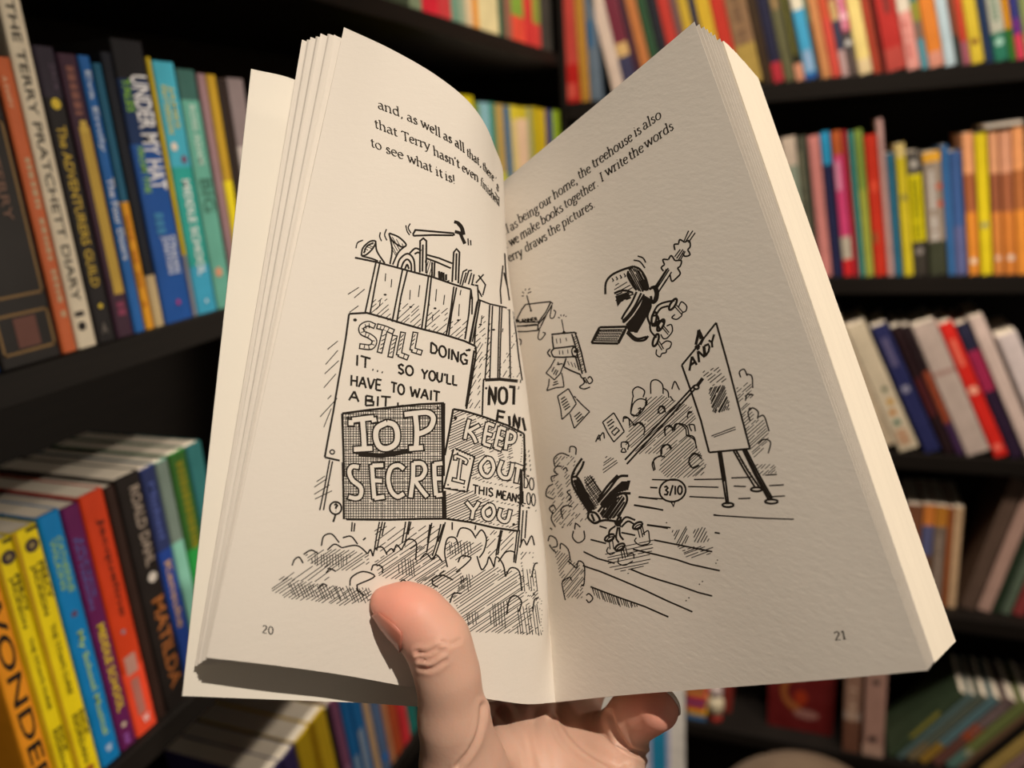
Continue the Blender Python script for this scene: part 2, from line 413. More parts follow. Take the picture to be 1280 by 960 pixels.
put_book('L', S, 199.5, 215, .198, 'pale grey-green spine', [(.35, '#6c7c74'), (1, '#7cb8a6')], zref=Z2, where=w, group=G)
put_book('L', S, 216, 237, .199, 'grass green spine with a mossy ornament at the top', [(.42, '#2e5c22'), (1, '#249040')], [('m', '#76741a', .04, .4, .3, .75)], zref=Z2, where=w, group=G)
put_book('L', S, 238, 257, .199, 'deep teal spine tucked behind the open book', '#2c6a6c', zref=Z2, where=w, group=G)

# ---- left bookcase, bottom shelf in view
S = 1.45 - .722
G = 'books on the bottom shelf of the left bookcase'
w = 'on the bottom left shelf'
Z2 = S + .172
for x0, x1, h, d, c, pr in (
    (338, 356, .190, 'dark purple paperback at the picture bottom', '#3a3060', ()),
    (356.5, 373, .190, 'navy purple paperback beside the yellow pair', '#403468', ()),
    (374, 393, .192, 'mustard yellow paperback, left of two yellow ones,', '#dcb820', [('p', '#b8900c', 0, 1, .8, 1)]),
    (393.5, 411, .194, 'mustard yellow paperback, right of two yellow ones,', '#e0bc24', [('p', '#b8900c', 0, 1, 0, .2)]),
    (411.5, 415.5, .19, 'thin black spine between the yellow and mauve books', '#241c20', ()),
    (416, 426, .192, 'mauve paperback spine', '#8c5478', [('m', '#b890b0', .5, .9)]),
    (426.5, 437, .193, 'blue paperback spine next to the mauve one', '#1a74bc', [('p', '#88a8c8', .55, .9, .2, .8)]),
    (437.5, 449, .191, 'second blue paperback spine with a pale lower label', '#1e78c0', [('p', '#9cb0c8', .4, .85, .1, .6)]),
    (449.5, 457, .19, 'cream paperback spine between blue ones', '#dcb890', ()),
    (457.5, 468, .19, 'grey-blue paperback spine with a bright blue emblem', '#6480ac', [('d', '#1080e0', .83, .5, .006)]),
    (468.5, 475, .19, 'peach paperback spine', '#d89468', ()),
    (475.5, 484, .19, 'orange-red paperback spine', '#d05a30', ()),
    (484.5, 495, .19, 'crimson paperback spine beside the thumb', [(.45, '#c87080'), (1, '#d8343c')], ()),
    (495.5, 506, .19, 'teal paperback spine hidden mostly by the thumb', '#1c6a64', ())):
    put_book('L', S, x0, x1, h - .018, d, c, pr, zref=Z2, where=w, group=G, lean=4.0)

# ---- left bookcase, books near the corner (middle shelf)
S = 1.45 - .105
G = 'books on the middle shelf near the corner'
w = 'near the corner, middle left shelf'
Z2 = S + .19
for x0, x1, h, d, c, pr in (
    (579, 595, .195, 'bright yellow spine just right of the curled page', '#d0c018', ()),
    (595.5, 602, .186, 'moss green spine', '#6a8430', ()),
    (602.5, 615, .188, 'pale sky blue spine', [(.7, '#86b8c4'), (1, '#7cb078')], ()),
    (615.5, 621.5, .189, 'dark sea-green slim spine', '#2a8068', ()),
    (622, 632, .188, 'tan-gold spine above a yellow foot', [(.55, '#b89c58'), (1, '#c8c840')], ()),
    (632.5, 640, .186, 'steel blue spine', '#2c6690', ()),
    (640.5, 648, .188, 'yellow and cream spine', [(.12, '#d8c838'), (1, '#d8c480')], ()),
    (648.5, 661, .187, 'pinkish cream spine', [(.10, '#d0c030'), (1, '#e8c8a8')], ()),
    (661.5, 667, .187, 'grey-olive slim spine', '#9ca070', ()),
    (667.5, 674, .189, 'olive-yellow slim spine', '#b8a820', ()),
    (674.5, 684, .187, 'deep yellow spine', '#d0b420', ()),
    (684.5, 693, .187, 'indigo spine beside the lime one', '#3c3c78', ()),
    (693.5, 705, .187, 'lime green spine last before the corner', '#9ab82c', ())):
    put_book('L', S, x0, x1, h, d, c, pr, zref=Z2, where=w, group=G, lean=0)

# ---- left bookcase, top shelf near the corner
S = 1.45 + .182
G = 'books on the top shelf near the corner'
w = 'near the corner, top left shelf'
for x0, x1, h, d, c, pr in (
    (517, 532.5, .20, 'grey-green spine at the top edge of the picture', '#7c8c70', ()),
    (533, 553, .20, 'wide bright red spine', '#d02438', ()),
    (553.5, 569, .20, 'rose red spine', '#c43c40', ()),
    (570, 580, .20, 'grey-teal spine', '#6c9480', ()),
    (580.5, 588, .20, 'pale sage spine', '#94a48c', ()),
    (588.5, 596.5, .20, 'peach cream spine', '#d4bc98', ()),
    (597, 603.5, .20, 'slim orange spine', '#d89030', ()),
    (604, 628, .20, 'wide cream spine', '#d8cc9c', ()),
    (628.5, 636, .20, 'bottle green spine', '#2c5440', ()),
    (636.5, 645, .20, 'brown-mauve spine', [(.6, '#8c7454'), (1, '#8c5c4c')], ()),
    (645.5, 660, .20, 'lime spine with an orange-red foot', [(.80, '#7ca03c'), (1, '#d84c38')], ()),
    (660.5, 671, .20, 'bright red spine between the lime and olive ones', '#c83434', ()),
    (671.5, 680, .20, 'olive spine with a red foot', [(.80, '#88943c'), (1, '#c83c38')], ()),
    (680.5, 694, .20, 'dark grey spine', '#3c3c38', ())):
    put_book('L', S, x0, x1, h, d, c, pr, where=w, group=G, lean=0)

# ---- back bookcase, top shelf in view
S = 1.45 + .093
G = 'books on the top shelf of the back bookcase'
w = 'on the top back shelf'
first = [(706.5, 725, .24, 'wide crimson spine beside the dark corner', [(.72, '#b04038'), (1, '#a81c18')], [('p', '#c04c40', .86, .97, .1, .8)]),
         (725.5, 737, .235, 'gold-brown spine', '#a87c30', ()),
         (737.5, 751.5, .23, 'blue-grey spine', '#5c6c7c', [('p', '#2c5c84', .4, .6, .1, .6)])]
for x0, x1, h, d, c, pr in first:
    put_book('R', S, x0, x1, h, d, c, pr, where=w, group=G, lean=2)
zq = 1.45 + .093 + .10
# image columns at height zq (about y = 50); all lean against the ones to their left
rowt = [
    (749.5, 765.5, .235, 'chalk white leaning spine', '#c8b8ac', ()),
    (766, 783, .235, 'plum spine with a cream label low down', '#6c2c3c', [('p', '#c8a870', .60, .70, .05, .95), ('p', '#3c3c58', .70, 1, 0, 1)]),
    (783.5, 790.5, .23, 'dark plum slim spine', '#3c2434', ()),
    (791, 804, .235, 'terracotta spine', '#b07040', ()),
    (804.5, 816, .23, 'dark green spine', '#2c4c34', ()),
    (816.5, 829, .23, 'blackish navy spine', '#23242c', ()),
    (829.5, 844, .235, 'brick red spine', '#b03830', ()),
    (844.5, 853.5, .23, 'mauve-brown slim spine', '#6c5050', ()),
    (854, 866.5, .235, 'mustard spine', '#b89c34', ()),
    (867, 875, .23, 'navy slim spine between the mustard pair', '#282c44', ()),
    (875.5, 893, .235, 'golden yellow wide spine', '#c4a430', ()),
    (893.5, 911, .235, 'scarlet wide spine', '#b43428', ()),
    (911.5, 938, .235, 'very wide taupe spine with a yellow-brown foot', [(.72, '#84684c'), (1, '#a48c48')], [('m', '#6c5440', .1, .7, .3, .7)]),
    (938.5, 950.5, .23, 'dark brown plain spine', '#382a1c', ()),
    (951, 965, .235, 'midnight blue spine with a red foot', [(.86, '#23243c'), (1, '#a82c38')], ()),
    (965.5, 979, .235, 'olive-grey spine', '#5c5c40', [('p', '#8c7450', .35, .5, .2, .8)]),
    (979.5, 991, .23, 'black spine with gold dots and a pink foot', [(.88, '#28281c'), (1, '#c88c70')], [('m', '#84843c', .2, .8, .3, .6)]),
    (991.5, 1007, .235, 'sky blue spine with pale bands', [(.40, '#a4b4cc'), (.52, '#d8d4c0'), (.96, '#409cc8'), (1, '#2858a0')], [('p', '#88a8cc', .8, .95, .2, .9)]),
    (1007.5, 1012, .23, 'dark green slim spine', [(.6, '#547058'), (1, '#4c4438')], ()),
    (1012.5, 1024.5, .23, 'tan-orange spine', [(.40, '#4c6450'), (1, '#c08454')], ()),
    (1025, 1037, .235, 'vermilion spine', [(.6, '#c05034'), (1, '#c84c40')], ()),
    (1037.5, 1047, .235, 'plum spine with cream patch and navy part', [(.48, '#903c50'), (.62, '#c4a470'), (.82, '#3c4058'), (1, '#b89c9c')], ()),
    (1047.5, 1059, .235, 'pink spine patterned white with a dark foot', [(.70, '#b83c64'), (.85, '#504848'), (1, '#584c48')], [('m', '#e8a8bc', .1, .7, .2, .7), ('d', '#e8b8c8', .60, .5, .006), ('d', '#c8c8c4', .78, .5, .005)]),
    (1059.5, 1077, .235, 'pale yellow spine', [(.9, '#e4d084'), (1, '#dcc89c')], ()),
    (1077.5, 1088, .235, 'brownish red spine', '#a4402c', ()),
    (1088.5, 1094, .23, 'dark maroon slim spine', '#581c18', ()),
    (1094.5, 1120, .235, 'wide red spine', [(.85, '#b4302c'), (1, '#b44840')], [('p', '#7c3430', .5, .62, .4, .7)]),
    (1120.5, 1137.5, .235, 'white spine with a salmon lower part', [(.62, '#dcd4c4'), (1, '#e09c94')], [('m', '#c8706c', .66, .95, .2, .6)]),
    (1138, 1148, .23, 'teal spine with patches', [(.40, '#c4b4a8'), (.55, '#2c7c80'), (.68, '#98983c'), (.8, '#806c60'), (1, '#5c98a8')], ()),
    (1148.5, 1168, .235, 'bright orange spine', [(.9, '#dc8434'), (1, '#d89480')], ()),
    (1168.5, 1183, .235, 'icy white-blue spine', '#bcd4e0', ()),
    (1183.5, 1191, .23, 'rust brown slim spine', [(.8, '#84503c'), (1, '#3c4440')], ()),
    (1191.5, 1201.5, .235, 'tomato red slim spine', [(.85, '#cc4a34'), (1, '#a86070')], ()),
    (1202, 1219, .235, 'canary yellow spine', '#dcc43c', [('d', '#84502c', .86, .5, .005)]),
    (1219.5, 1231, .23, 'navy blue spine', '#24385c', ()),
    (1231.5, 1250, .235, 'white spine speckled green with a green foot', [(.82, '#c0c4b4'), (1, '#2c7c64')], [('m', '#7c9884', .2, .75), ('d', '#a8d8c8', .88, .5, .006)]),
    (1250.5, 1259, .235, 'marigold slim spine with a green foot', [(.8, '#e09c20'), (1, '#3c7c30')], ()),
    (1259.5, 1271, .235, 'violet-blue spine with a pink foot', [(.74, '#383c84'), (.84, '#70348c'), (1, '#dc4460')], ()),
    (1271.5, 1285, .235, 'sage green spine at the right picture edge', '#8c9c64', ())]
for x0, x1, h, d, c, pr in rowt:
    put_book('R', S, x0, x1, h, d, c, pr, where=w, group=G, lean=13, zref=zq)

# ---- back bookcase, second shelf in view
S = 1.45 - .241
G = 'books on the second shelf of the back bookcase'
w = 'on the second back shelf'
zq = S + .12
rowm = [
    (985, 1003, .245, 'grey-white spine with a pale top', [(.2, '#c8b8a8'), (1, '#8c9888')], ()),
    (1003.5, 1016.5, .245, 'dark grey-green ringed spine', '#4a4c40', [('m', '#84846c', .1, .9, .1, .4)]),
    (1018, 1032.5, .245, 'salmon pink spine', [(1, '#cc8480')], ()),
    (1033.5, 1045.5, .25, 'navy spine with a bright blue top', [(.22, '#2c94c4'), (1, '#26284c')], ()),
    (1047, 1060, .25, 'magenta spine with an orange top and white foot label', [(.16, '#b0582c'), (.72, '#cc4478'), (.88, '#b8b0a0'), (1, '#c8282c')], [('p', '#d890b0', .2, .4, .1, .6)]),
    (1060.5, 1066.5, .25, 'crimson slim spine', '#a82834', ()),
    (1067.5, 1074.5, .248, 'teal slim spine', '#3c8884', ()),
    (1075, 1086, .25, 'yellow-green spine', [(.4, '#7c9440'), (1, '#9ca444')], ()),
    (1087, 1103, .24, 'bright red wide spine with worn spots', [(1, '#c0321f')], [('p', '#d84c34', .32, .4, .2, .8), ('p', '#98502c', .68, .76, .1, .5)]),
    (1103.5, 1112, .265, 'tall pinkish grey slim spine', '#b89490', ()),
    (1112.5, 1122.5, .208, 'petrol blue spine', '#2c6884', ()),
    (1124, 1137, .222, 'yellow spine with a cream top', [(.1, '#d4c07c'), (1, '#c8b828')], [('p', '#8c8444', .38, .42, .2, .9)]),
    (1137.5, 1155, .208, 'yellow spine with dark top and foot', [(.18, '#54504c'), (.72, '#d4c810'), (1, '#3a3630')], [('d', '#b8b4ac', .1, .5, .006), ('m', '#9a9408', .22, .7, .2, .8), ('d', '#86807c', .8, .5, .006)]),
    (1157, 1180, .205, 'grey patterned wide spine with a gold top', [(.08, '#e0a834'), (.72, '#94887c'), (1, '#3c4030')], [('m', '#c8c4c0', .15, .7, .3, .6), ('d', '#bc5c40', .28, .82, .005), ('d', '#bc5c40', .42, .82, .005)]),
    (1181, 1190, .215, 'cobalt blue slim spine', '#3a6ea8', ()),
    (1190.5, 1205.5, .205, 'denim blue spine', [(.6, '#3c5c94'), (1, '#5c6494')], ()),
    (1207, 1221, .232, 'orange spine with peach top, just left of the yellow one', [(.28, '#e8a474'), (.55, '#a4603c'), (1, '#dc8c34')], [('d', '#e8d4b8', .9, .5, .005)]),
    (1222.5, 1238, .23, 'yellow tall spine among the orange ones', '#dcc820', [('d', '#8c8c6c', .64, .5, .005)]),
    (1239.5, 1252, .23, 'orange spine with peach top, just right of the yellow one', [(.28, '#dca078'), (.55, '#94583c'), (1, '#d08440')], [('d', '#dcc4b0', .88, .5, .004)]),
    (1253, 1268, .23, 'broader orange spine with peach and brown upper bands', [(.28, '#d89c7c'), (.55, '#a06040'), (1, '#d08038')], [('d', '#dccab8', .88, .6, .005)]),
    (1269, 1284, .235, 'orange spine at the right picture edge', [(.28, '#e8a068'), (.55, '#b06c3c'), (1, '#e09038')], ())]
for x0, x1, h, d, c, pr in rowm:
    put_book('R', S, x0, x1, h, d, c, pr, where=w, group=G, lean=7.5, zref=zq, gap=.0008)

# ---- back bookcase, third shelf: a row leaning steeply to the left
S = 1.45 - .567
G = 'leaning books on the third shelf of the back bookcase'
w = 'leaning on the third back shelf'
zq = S
rowl = [
    (1090, 1124, .262, 'grey-white spine mostly behind the open book', '#b8a890', ()),
    (1124.5, 1153, .255, 'ivory wide spine with small colourful figures', '#c8bca4', [('d', '#48604c', .52, .6, .005), ('d', '#c8983c', .62, .6, .006), ('d', '#b87c34', .70, .5, .006), ('d', '#2c6c5c', .78, .5, .006), ('m', '#b88c6c', .84, .95, .2, .8)]),
    (1157, 1180, .255, 'navy spine with pale monogram', '#262a58', [('p', '#5c587c', .1, .32, .3, .7), ('d', '#8c8ca4', .5, .5, .007)]),
    (1182, 1197, .255, 'black-maroon spine', '#241418', [('p', '#4c1c20', .4, .7, .2, .8)]),
    (1197.5, 1208, .258, 'dark slim spine with an orange lower stripe', [(.35, '#281c20'), (.75, '#90442c'), (1, '#40284c')], ()),
    (1209, 1243, .258, 'wide pale grey spine', '#b8a8a0', [('p', '#a08078', .36, .39, 0, 1)]),
    (1244, 1264, .262, 'scarlet spine with white spots', '#d42820', [('p', '#e8705c', .12, .32, .3, .7), ('d', '#f0a890', .5, .5, .008), ('d', '#f07060', .93, .5, .007)]),
    (1265, 1283, .262, 'aubergine spine right of the scarlet one', [(.2, '#282840'), (.5, '#a02850'), (1, '#2c1c34')], ()),
    (1285, 1306, .275, 'tall white spine', '#d0bcb4', ()),
    (1311, 1340, .24, 'white glossy book cut by the right picture edge', '#d4c8c8', ())]
for x0, x1, h, d, c, pr in rowl:
    put_book('R', S, x0, x1, h, d, c, pr, where=w, group=G, lean=24, zref=zq, gap=.001)

# ---- back bookcase, fourth shelf
S = 1.45 - .892
G = 'books on the fourth shelf of the back bookcase'
w = 'on the fourth back shelf'
for x0, x1, h, d, c, ln, pr in (
    (1128, 1148, .21, 'brown upright spine behind the open book edge', '#7c5038', 1, ()),
    (1149, 1163, .212, 'upright spine with orange top and blue figure', [(.2, '#d8843c'), (.5, '#5c6088'), (1, '#6c4c34')], 1, ()),
    (1163.5, 1179, .212, 'upright grey spine with orange top', [(.2, '#c08030'), (1, '#7c6c60')], 1, [('m', '#9c8c80', .3, .9)]),
    (1179.5, 1186, .21, 'thin rust-coloured upright spine', '#a0582c', 1, ()),
    (1186.5, 1198, .212, 'cream upright spine, last before the gap', '#c8a884', 1, ())):
    put_book('R', S, x0, x1, h, d, c, pr, where=w, group=G, lean=ln, push=.03)
for x0, x1, h, d, c, ln, pr in (
    (1202, 1222, .28, 'grey-brown wide book tilted right beyond the gap', '#5c4a40', -12, ()),
    (1224, 1242, .285, 'dusty pink spine tilted right', '#b49488', -12, ()),
    (1244, 1252, .29, 'dark green spine tilted right', '#2c3c2c', -12, ()),
    (1254, 1267, .29, 'grey-green spine tilted right', '#5c6c5c', -12, ()),
    (1269, 1285, .29, 'maroon spine tilted right', '#8c3c3c', -12, ()),
    (1287, 1305, .29, 'dark book tilted right past the picture edge', '#3c3434', -12, ())):
    put_book('R', S, x0, x1, h, d, c, pr, where=w, group=G, lean=ln, push=.03)

# ---- back bookcase, lowest shelf
S = 1.45 - 1.25
G = 'books on the lowest shelf of the back bookcase'
w = 'on the lowest back shelf'
put_book('R', S, 1053, 1074, .20, 'brown upright spine with a faded middle', [(.5, '#8c6c5c'), (.6, '#a08c80'), (1, '#6c4838')], [('m', '#b89c88', .2, .6)], where=w, group=G, lean=1)
put_book('R', S, 1078, 1104, .21, 'dusty pink upright wide spine with dark marks', '#a88478', [('d', '#3c3030', .14, .5, .007), ('d', '#2c2424', .80, .45, .008), ('p', '#b89888', .86, 1, 0, 1)], where=w, group=G, lean=1)
for x0, x1, h, d, c, pr in (
    (1105.5, 1118, .215, 'dark green book tilted far right', '#3c4c38', [('p', '#8c8838', .3, .7, .1, .6)]),
    (1119, 1128, .215, 'grey-teal slim book tilted far right', '#5c7474', ()),
    (1129, 1143, .215, 'sage grey book tilted far right', [(.75, '#5c665c'), (1, '#7c7054')], ()),
    (1144, 1158, .215, 'slate blue book tilted far right with ochre foot', [(.72, '#5c7c84'), (1, '#9c7c34')], ()),
    (1159, 1176, .215, 'red-brown book tilted far right', [(.4, '#6c5c5c'), (.6, '#9c4c30'), (1, '#6c4840')], [('m', '#8c7c7c', .1, .5)]),
    (1177, 1194, .215, 'olive green book tilted far right with a teal foot', [(.75, '#707c48'), (1, '#5c8078')], [('p', '#a8a88c', .72, .8, .3, .8)]),
    (1195, 1204, .215, 'brown slim book tilted far right', '#6c5440', ()),
    (1206, 1218, .215, 'black book tilted far right', '#141210', ()),
    (1220, 1240, .215, 'ochre yellow book tilted far right', [(.3, '#8c7460'), (1, '#a89050')], ()),
    (1242, 1262, .215, 'pinkish book at the lower right picture corner', '#8c706c', ())):
    put_book('R', S, x0, x1, h, d, c, pr, where=w, group=G, lean=-33, push=.01, gap=.0012)

# a glossy sleeve lying on top of the orange books
zs_ = 1.45 - .241 + .2325
o = empty('booklet', (along('R', 1232, zs_), YR + .01, zs_ + .0005)); o.rotation_euler = (0, math.radians(-4), 0)
box('page_block', .0, .052, 0, .10, .004, .0075, BLOCKP, o); 
box('cover', -.001, .053, -.001, .101, .0076, .0086, m_cover('#d8d0c8'), o); box('cover', -.001, .053, -.001, .101, .003, .0039, m_cover('#c8c0b8'), o)
tag(o, 'thin white booklet lying on top of the orange spines', 'booklet')

# red picture book standing face out on the lowest shelf
o = empty('picture_book', (0, 0, 0))
a, b = along('R', 958, S), along('R', 1041, S)
v, f = box_vf(a, b, YR + .02, YR + .0212, 0, .19); mesh_obj('front_cover', v, f, m_cover('#5e1616'), o)
v, f = box_vf(a, b, YR + .0352, YR + .0364, 0, .19); mesh_obj('back_cover', v, f, m_cover('#5e1616'), o)
v, f = box_vf(a + .001, b - .002, YR + .0213, YR + .0351, .001, .189); mesh_obj('page_block', v, f, BLOCKP, o)
mb = MB()
def fdisc(cx, cz, rx, rz, m, y, a0=0, a1=6.2832, inner=0):
    n = 16; pts = []
    for k in range(n + 1):
        t = a0 + (a1 - a0) * k / n
        pts += [(cx + rx * math.cos(t), y, cz + rz * math.sin(t)), (cx + rx * inner * math.cos(t), y, cz + rz * inner * math.sin(t))]
    mb.add(pts, [(2 * k, 2 * k + 1, 2 * k + 3, 2 * k + 2) for k in range(n)], m)
mx = (a + b) / 2
fdisc(mx - .008, .10, .034, .05, 0, YR + .0198, 1.2, 5.0, .6)
fdisc(mx + .0, .085, .014, .02, 1, YR + .0197)
fdisc(mx + .012, .045, .026, .012, 2, YR + .0196)
mesh_obj('cover_print', mb.v, mb.f, [m_cover('#8c5028'), m_cover('#8c2c10'), m_cover('#8c6058')], o, mb.m)
o.location = (0, .02, S + .0005); o.rotation_euler = (math.radians(-0), 0, 0)
tag(o, 'dark red picture book standing face out on the lowest back shelf', 'book')

# stack of thin colourful books beside it
cols = ['#3c6c9c', '#d0a030', '#c84434', '#6c3c70', '#c03c40', '#c88c3c', '#a84c3c', '#b8a034', '#8c4038', '#3c5c6c', '#b03c3c']
a = along('R', 857.5, S); z = S + .0002
b = along('R', 883, S)
names = 'steel blue,amber,vermilion,purple,crimson,caramel,rust,olive yellow,brick brown,slate,cherry red'.split(',')
for k, (c, nm) in enumerate(zip(cols, names)):
    r_ = empty('picture_book', (a + .002 * math.sin(k * 2.1), YR + .012, z))
    hgt = (.0125, .014, .011)[k % 3]
    ww = b - a - .004
    box('cover', 0, ww, 0, .0012, 0, hgt, m_cover(c), r_)
    box('cover', 0, ww, .0013, .09, 0, .0011, m_cover(c), r_); box('cover', 0, ww, .0013, .09, hgt - .0011, hgt, m_cover(c), r_)
    box('page_block', .001, ww - .001, .0015, .088, .0013, hgt - .0013, BLOCKP, r_)
    tag(r_, f'{nm} thin book lying flat in the striped stack, ' + (['lowest', 'second from below', 'third from below', 'fourth from below', 'fifth from below', 'middle of the pile', 'above the middle', 'fourth from the top', 'third from the top', 'second from the top', 'topmost'][k]), 'book', 'stack of thin books on the lowest back shelf')
    z += hgt + .0003
put_book('R', S, 885, 899, .175, 'royal blue spine black below, beside the striped stack', [(.45, '#28508c'), (1, '#181c38')], where=w, group=G, push=.055)
put_book('R', S, 900, 911, .19, 'maroon spine right of the royal blue one', '#7c2c24', where=w, group=G, push=.055)

# little white ornament in front of the stack
o = empty('ornament', (along('R', 893, S), YR + .026, S + .0003)); tag(o, 'small white rounded ornament with a red foot, in front of the books', 'ornament')
def lathe(name, prof, m, parent, n=20, smooth=True):
    V = []; Fc = []
    for r, z in prof: V += [(r * math.cos(6.28318 * k / n), r * math.sin(6.28318 * k / n), z) for k in range(n)]
    for i in range(len(prof) - 1):
        for k in range(n):
            Fc.append((i * n + k, i * n + (k + 1) % n, (i + 1) * n + (k + 1) % n, (i + 1) * n + k))
    Fc.append(tuple(reversed(range(n)))); Fc.append(tuple((len(prof) - 1) * n + k for k in range(n)))
    return mesh_obj(name, V, Fc, m, parent, smooth=smooth)
lathe('foot', [(.013, 0), (.015, .004), (.014, .014), (.011, .016)], m_cover('#8c2c24'), o)
lathe('body', [(.010, .0162), (.015, .024), (.018, .038), (.017, .052), (.012, .062)], m_cover('#c8bca0'), o)
lathe('head', [(.010, .0622), (.0135, .068), (.015, .078), (.012, .088), (.005, .093)], m_cover('#b0a09c'), o)
# white display panel with a blue stripe, behind the little finger
a, b = along('R', 742, S + .1), along('R', 857, S + .1)
o = empty('display_panel', ((a + b) / 2, YR - .02, .0)); hw = (b - a) / 2
box('panel', -hw, hw, 0, .008, .0, .62, m_cover('#f4f0e8'), o, .001)
sa, sb = along('R', 816, S) - (a + b) / 2, along('R', 834, S) - (a + b) / 2
box('blue_stripe', sa, sb, -.0012, -.0001, .0, .62, m_cover('#2894c0'), o)
box('lilac_edge', sa - .010, sa - .0002, -.001, -.0001, .0, .62, m_cover('#b8bce0'), o)
box('lilac_edge', sb + .0002, sb + .009, -.001, -.0001, .0, .62, m_cover('#b8bce0'), o)
box('foot', -hw, hw, -.02, .0, -.0, .006, m_cover('#c0c0c0'), o) if False else None
tag(o, 'white display panel with a blue vertical stripe behind the little finger', 'display')

# brown beanbag in front of the back bookcase
def beanbag():
    c = np.array(EYE) + RW @ (ray(1003, 1000) * 1.42)
    root = empty('beanbag', (c[0] + .02, c[1], 0)); tag(root, 'brown fabric beanbag on the floor before the back bookcase', 'beanbag')
    top = c[2] + .03
    m, nt, b = mat_new('beanbag_fabric')
    n = nt.nodes.new('ShaderNodeTexNoise'); n.inputs['Scale'].default_value = 18
    tc = nt.nodes.new('ShaderNodeTexCoord'); nt.links.new(tc.outputs['Object'], n.inputs['Vector'])
    r = nt.nodes.new('ShaderNodeValToRGB'); r.color_ramp.elements[0].color = (.12, .075, .045, 1); r.color_ramp.elements[1].color = (.20, .14, .09, 1)
    nt.links.new(n.outputs['Fac'], r.inputs['Fac']); nt.links.new(r.outputs['Color'], b.inputs['Base Color']); b.inputs['Roughness'].default_value = .9
    n_ = 48; rows = 20; V = []; Fc = []
    for i in range(rows + 1):
        t = i / rows
        for k in range(n_):
            a_ = 6.28318 * k / n_
            rr = .22 * (math.sin(math.pi * min(1, .18 + t * .82)) ** .6 if t > 0 else .72) * (1 + .035 * math.cos(3 * a_ + t * 2)) * (1 - .012 * (abs(math.cos(3 * a_)) ** 12))
            if i == rows: rr = .002
            V.append((rr * math.cos(a_), rr * math.sin(a_), top * (t ** .8) * (1 - .05 * math.cos(a_) * t) ))
    for i in range(rows):
        for k in range(n_): Fc.append((i * n_ + k, i * n_ + (k + 1) % n_, (i + 1) * n_ + (k + 1) % n_, (i + 1) * n_ + k))
    Fc.append(tuple(reversed(range(n_))))
    mesh_obj('bag', V, Fc, m, root, smooth=True)
beanbag()
for l, n in LABELS.items():
    if n > 1: print('DUP LABEL', l, n)
# ================================================================ the open book
def catmull(p0, p1, p2, p3, t):
    return .5 * ((2 * p1) + (-p0 + p2) * t + (2 * p0 - 5 * p1 + 4 * p2 - p3) * t * t + (-p0 + 3 * p1 - 3 * p2 + p3) * t ** 3)
def resample(pts, n):
    """pts: (k, 3) array -> n points on a Catmull-Rom curve"""
    k = len(pts); out = []
    ext = np.vstack([2 * pts[0] - pts[1], pts, 2 * pts[-1] - pts[-2]])
    for i in range(n):
        u = i / (n - 1) * (k - 1); s = min(int(u), k - 2); t = u - s
        out.append(catmull(ext[s], ext[s + 1], ext[s + 2], ext[s + 3], t))
    return np.array(out)
def surf(net, nu, nv):
    """net: rows (v) x columns (u) x 3 -> grid nv x nu"""
    rows = [resample(np.array(r), nu) for r in net]
    rows = np.array(rows)
    return np.stack([resample(rows[:, i], nv) for i in range(nu)], axis=1)
ROOT = P(694, 878, .276)
book = empty('open_book', ROOT)
tag(book, 'open illustrated paperback with cream pages held up in one hand', 'book')
def grid_obj(name, g, m, parent, thick=None, flip=False):
    nv, nu = g.shape[:2]
    V = (g.reshape(-1, 3) - ROOT)
    Fc = [(j * nu + i, j * nu + i + 1, (j + 1) * nu + i + 1, (j + 1) * nu + i) for j in range(nv - 1) for i in range(nu - 1)]
    if not flip: Fc = [tuple(reversed(f)) for f in Fc]
    o = mesh_obj(name, V, Fc, m, parent, smooth=True)
    if thick:
        s = o.modifiers.new('thickness', 'SOLIDIFY'); s.thickness = thick; s.offset = -1
        e = o.modifiers.new('crisp', 'EDGE_SPLIT'); e.split_angle = math.radians(50)
    return o

VS = [0, .2, .4, .6, .8, 1]
gut_px = [(566, 280), (602, 400), (637, 520), (664, 640), (684, 760), (694, 878)]
gut_d = [.330, .320, .3085, .298, .2865, .276]
GUT = [P(x, y, d) for (x, y), d in zip(gut_px, gut_d)]
L_top = [(430, 34, .255), (490, 62, .2535), (548, 96, .256), (592, 134, .262), (617, 180, .276), (625.5, 232, .299)]
L_bot = [(258, 822, .205), (345, 832, .2165), (430, 844, .2295), (525, 861, .243), (605, 873, .2545), (657, 880, .265)]
sil = {1: (636, 352, .2932), 2: (656, 470, .2877), 3: (670, 600, .282), 4: (680, 745, .2745)}
netL = []
for j, v in enumerate(VS):
    row = []
    for i in range(6):
        a, b = P(*L_top[i]), P(*L_bot[i])
        row.append(a * (1 - v) + b * v)
    if j in sil:
        tgt = P(*sil[j]); d = tgt - row[5]
        row[5] = tgt; row[4] = row[4] + d * .55; row[3] = row[3] + d * .12
    row.append(GUT[j])
    netL.append(row)
netL = np.array(netL)
R_top = [(628, 228, .3085), (700, 168, .287), (785, 97, .2645), (868, 27, .2457)]
R_bot = [(780, 869, .2546), (900, 860, .2300), (1030, 850, .2075), (1160, 838, .1897)]
netR = []
for j, v in enumerate(VS):
    row = [GUT[j]]
    for i in range(4): row.append(P(*R_top[i]) * (1 - v) + P(*R_bot[i]) * v)
    # the leaf rises a little as it leaves the gutter
    netR.append(row)
netR = np.array(netR)
gL = surf(netL, 90, 70); gR = surf(netR, 80, 70)
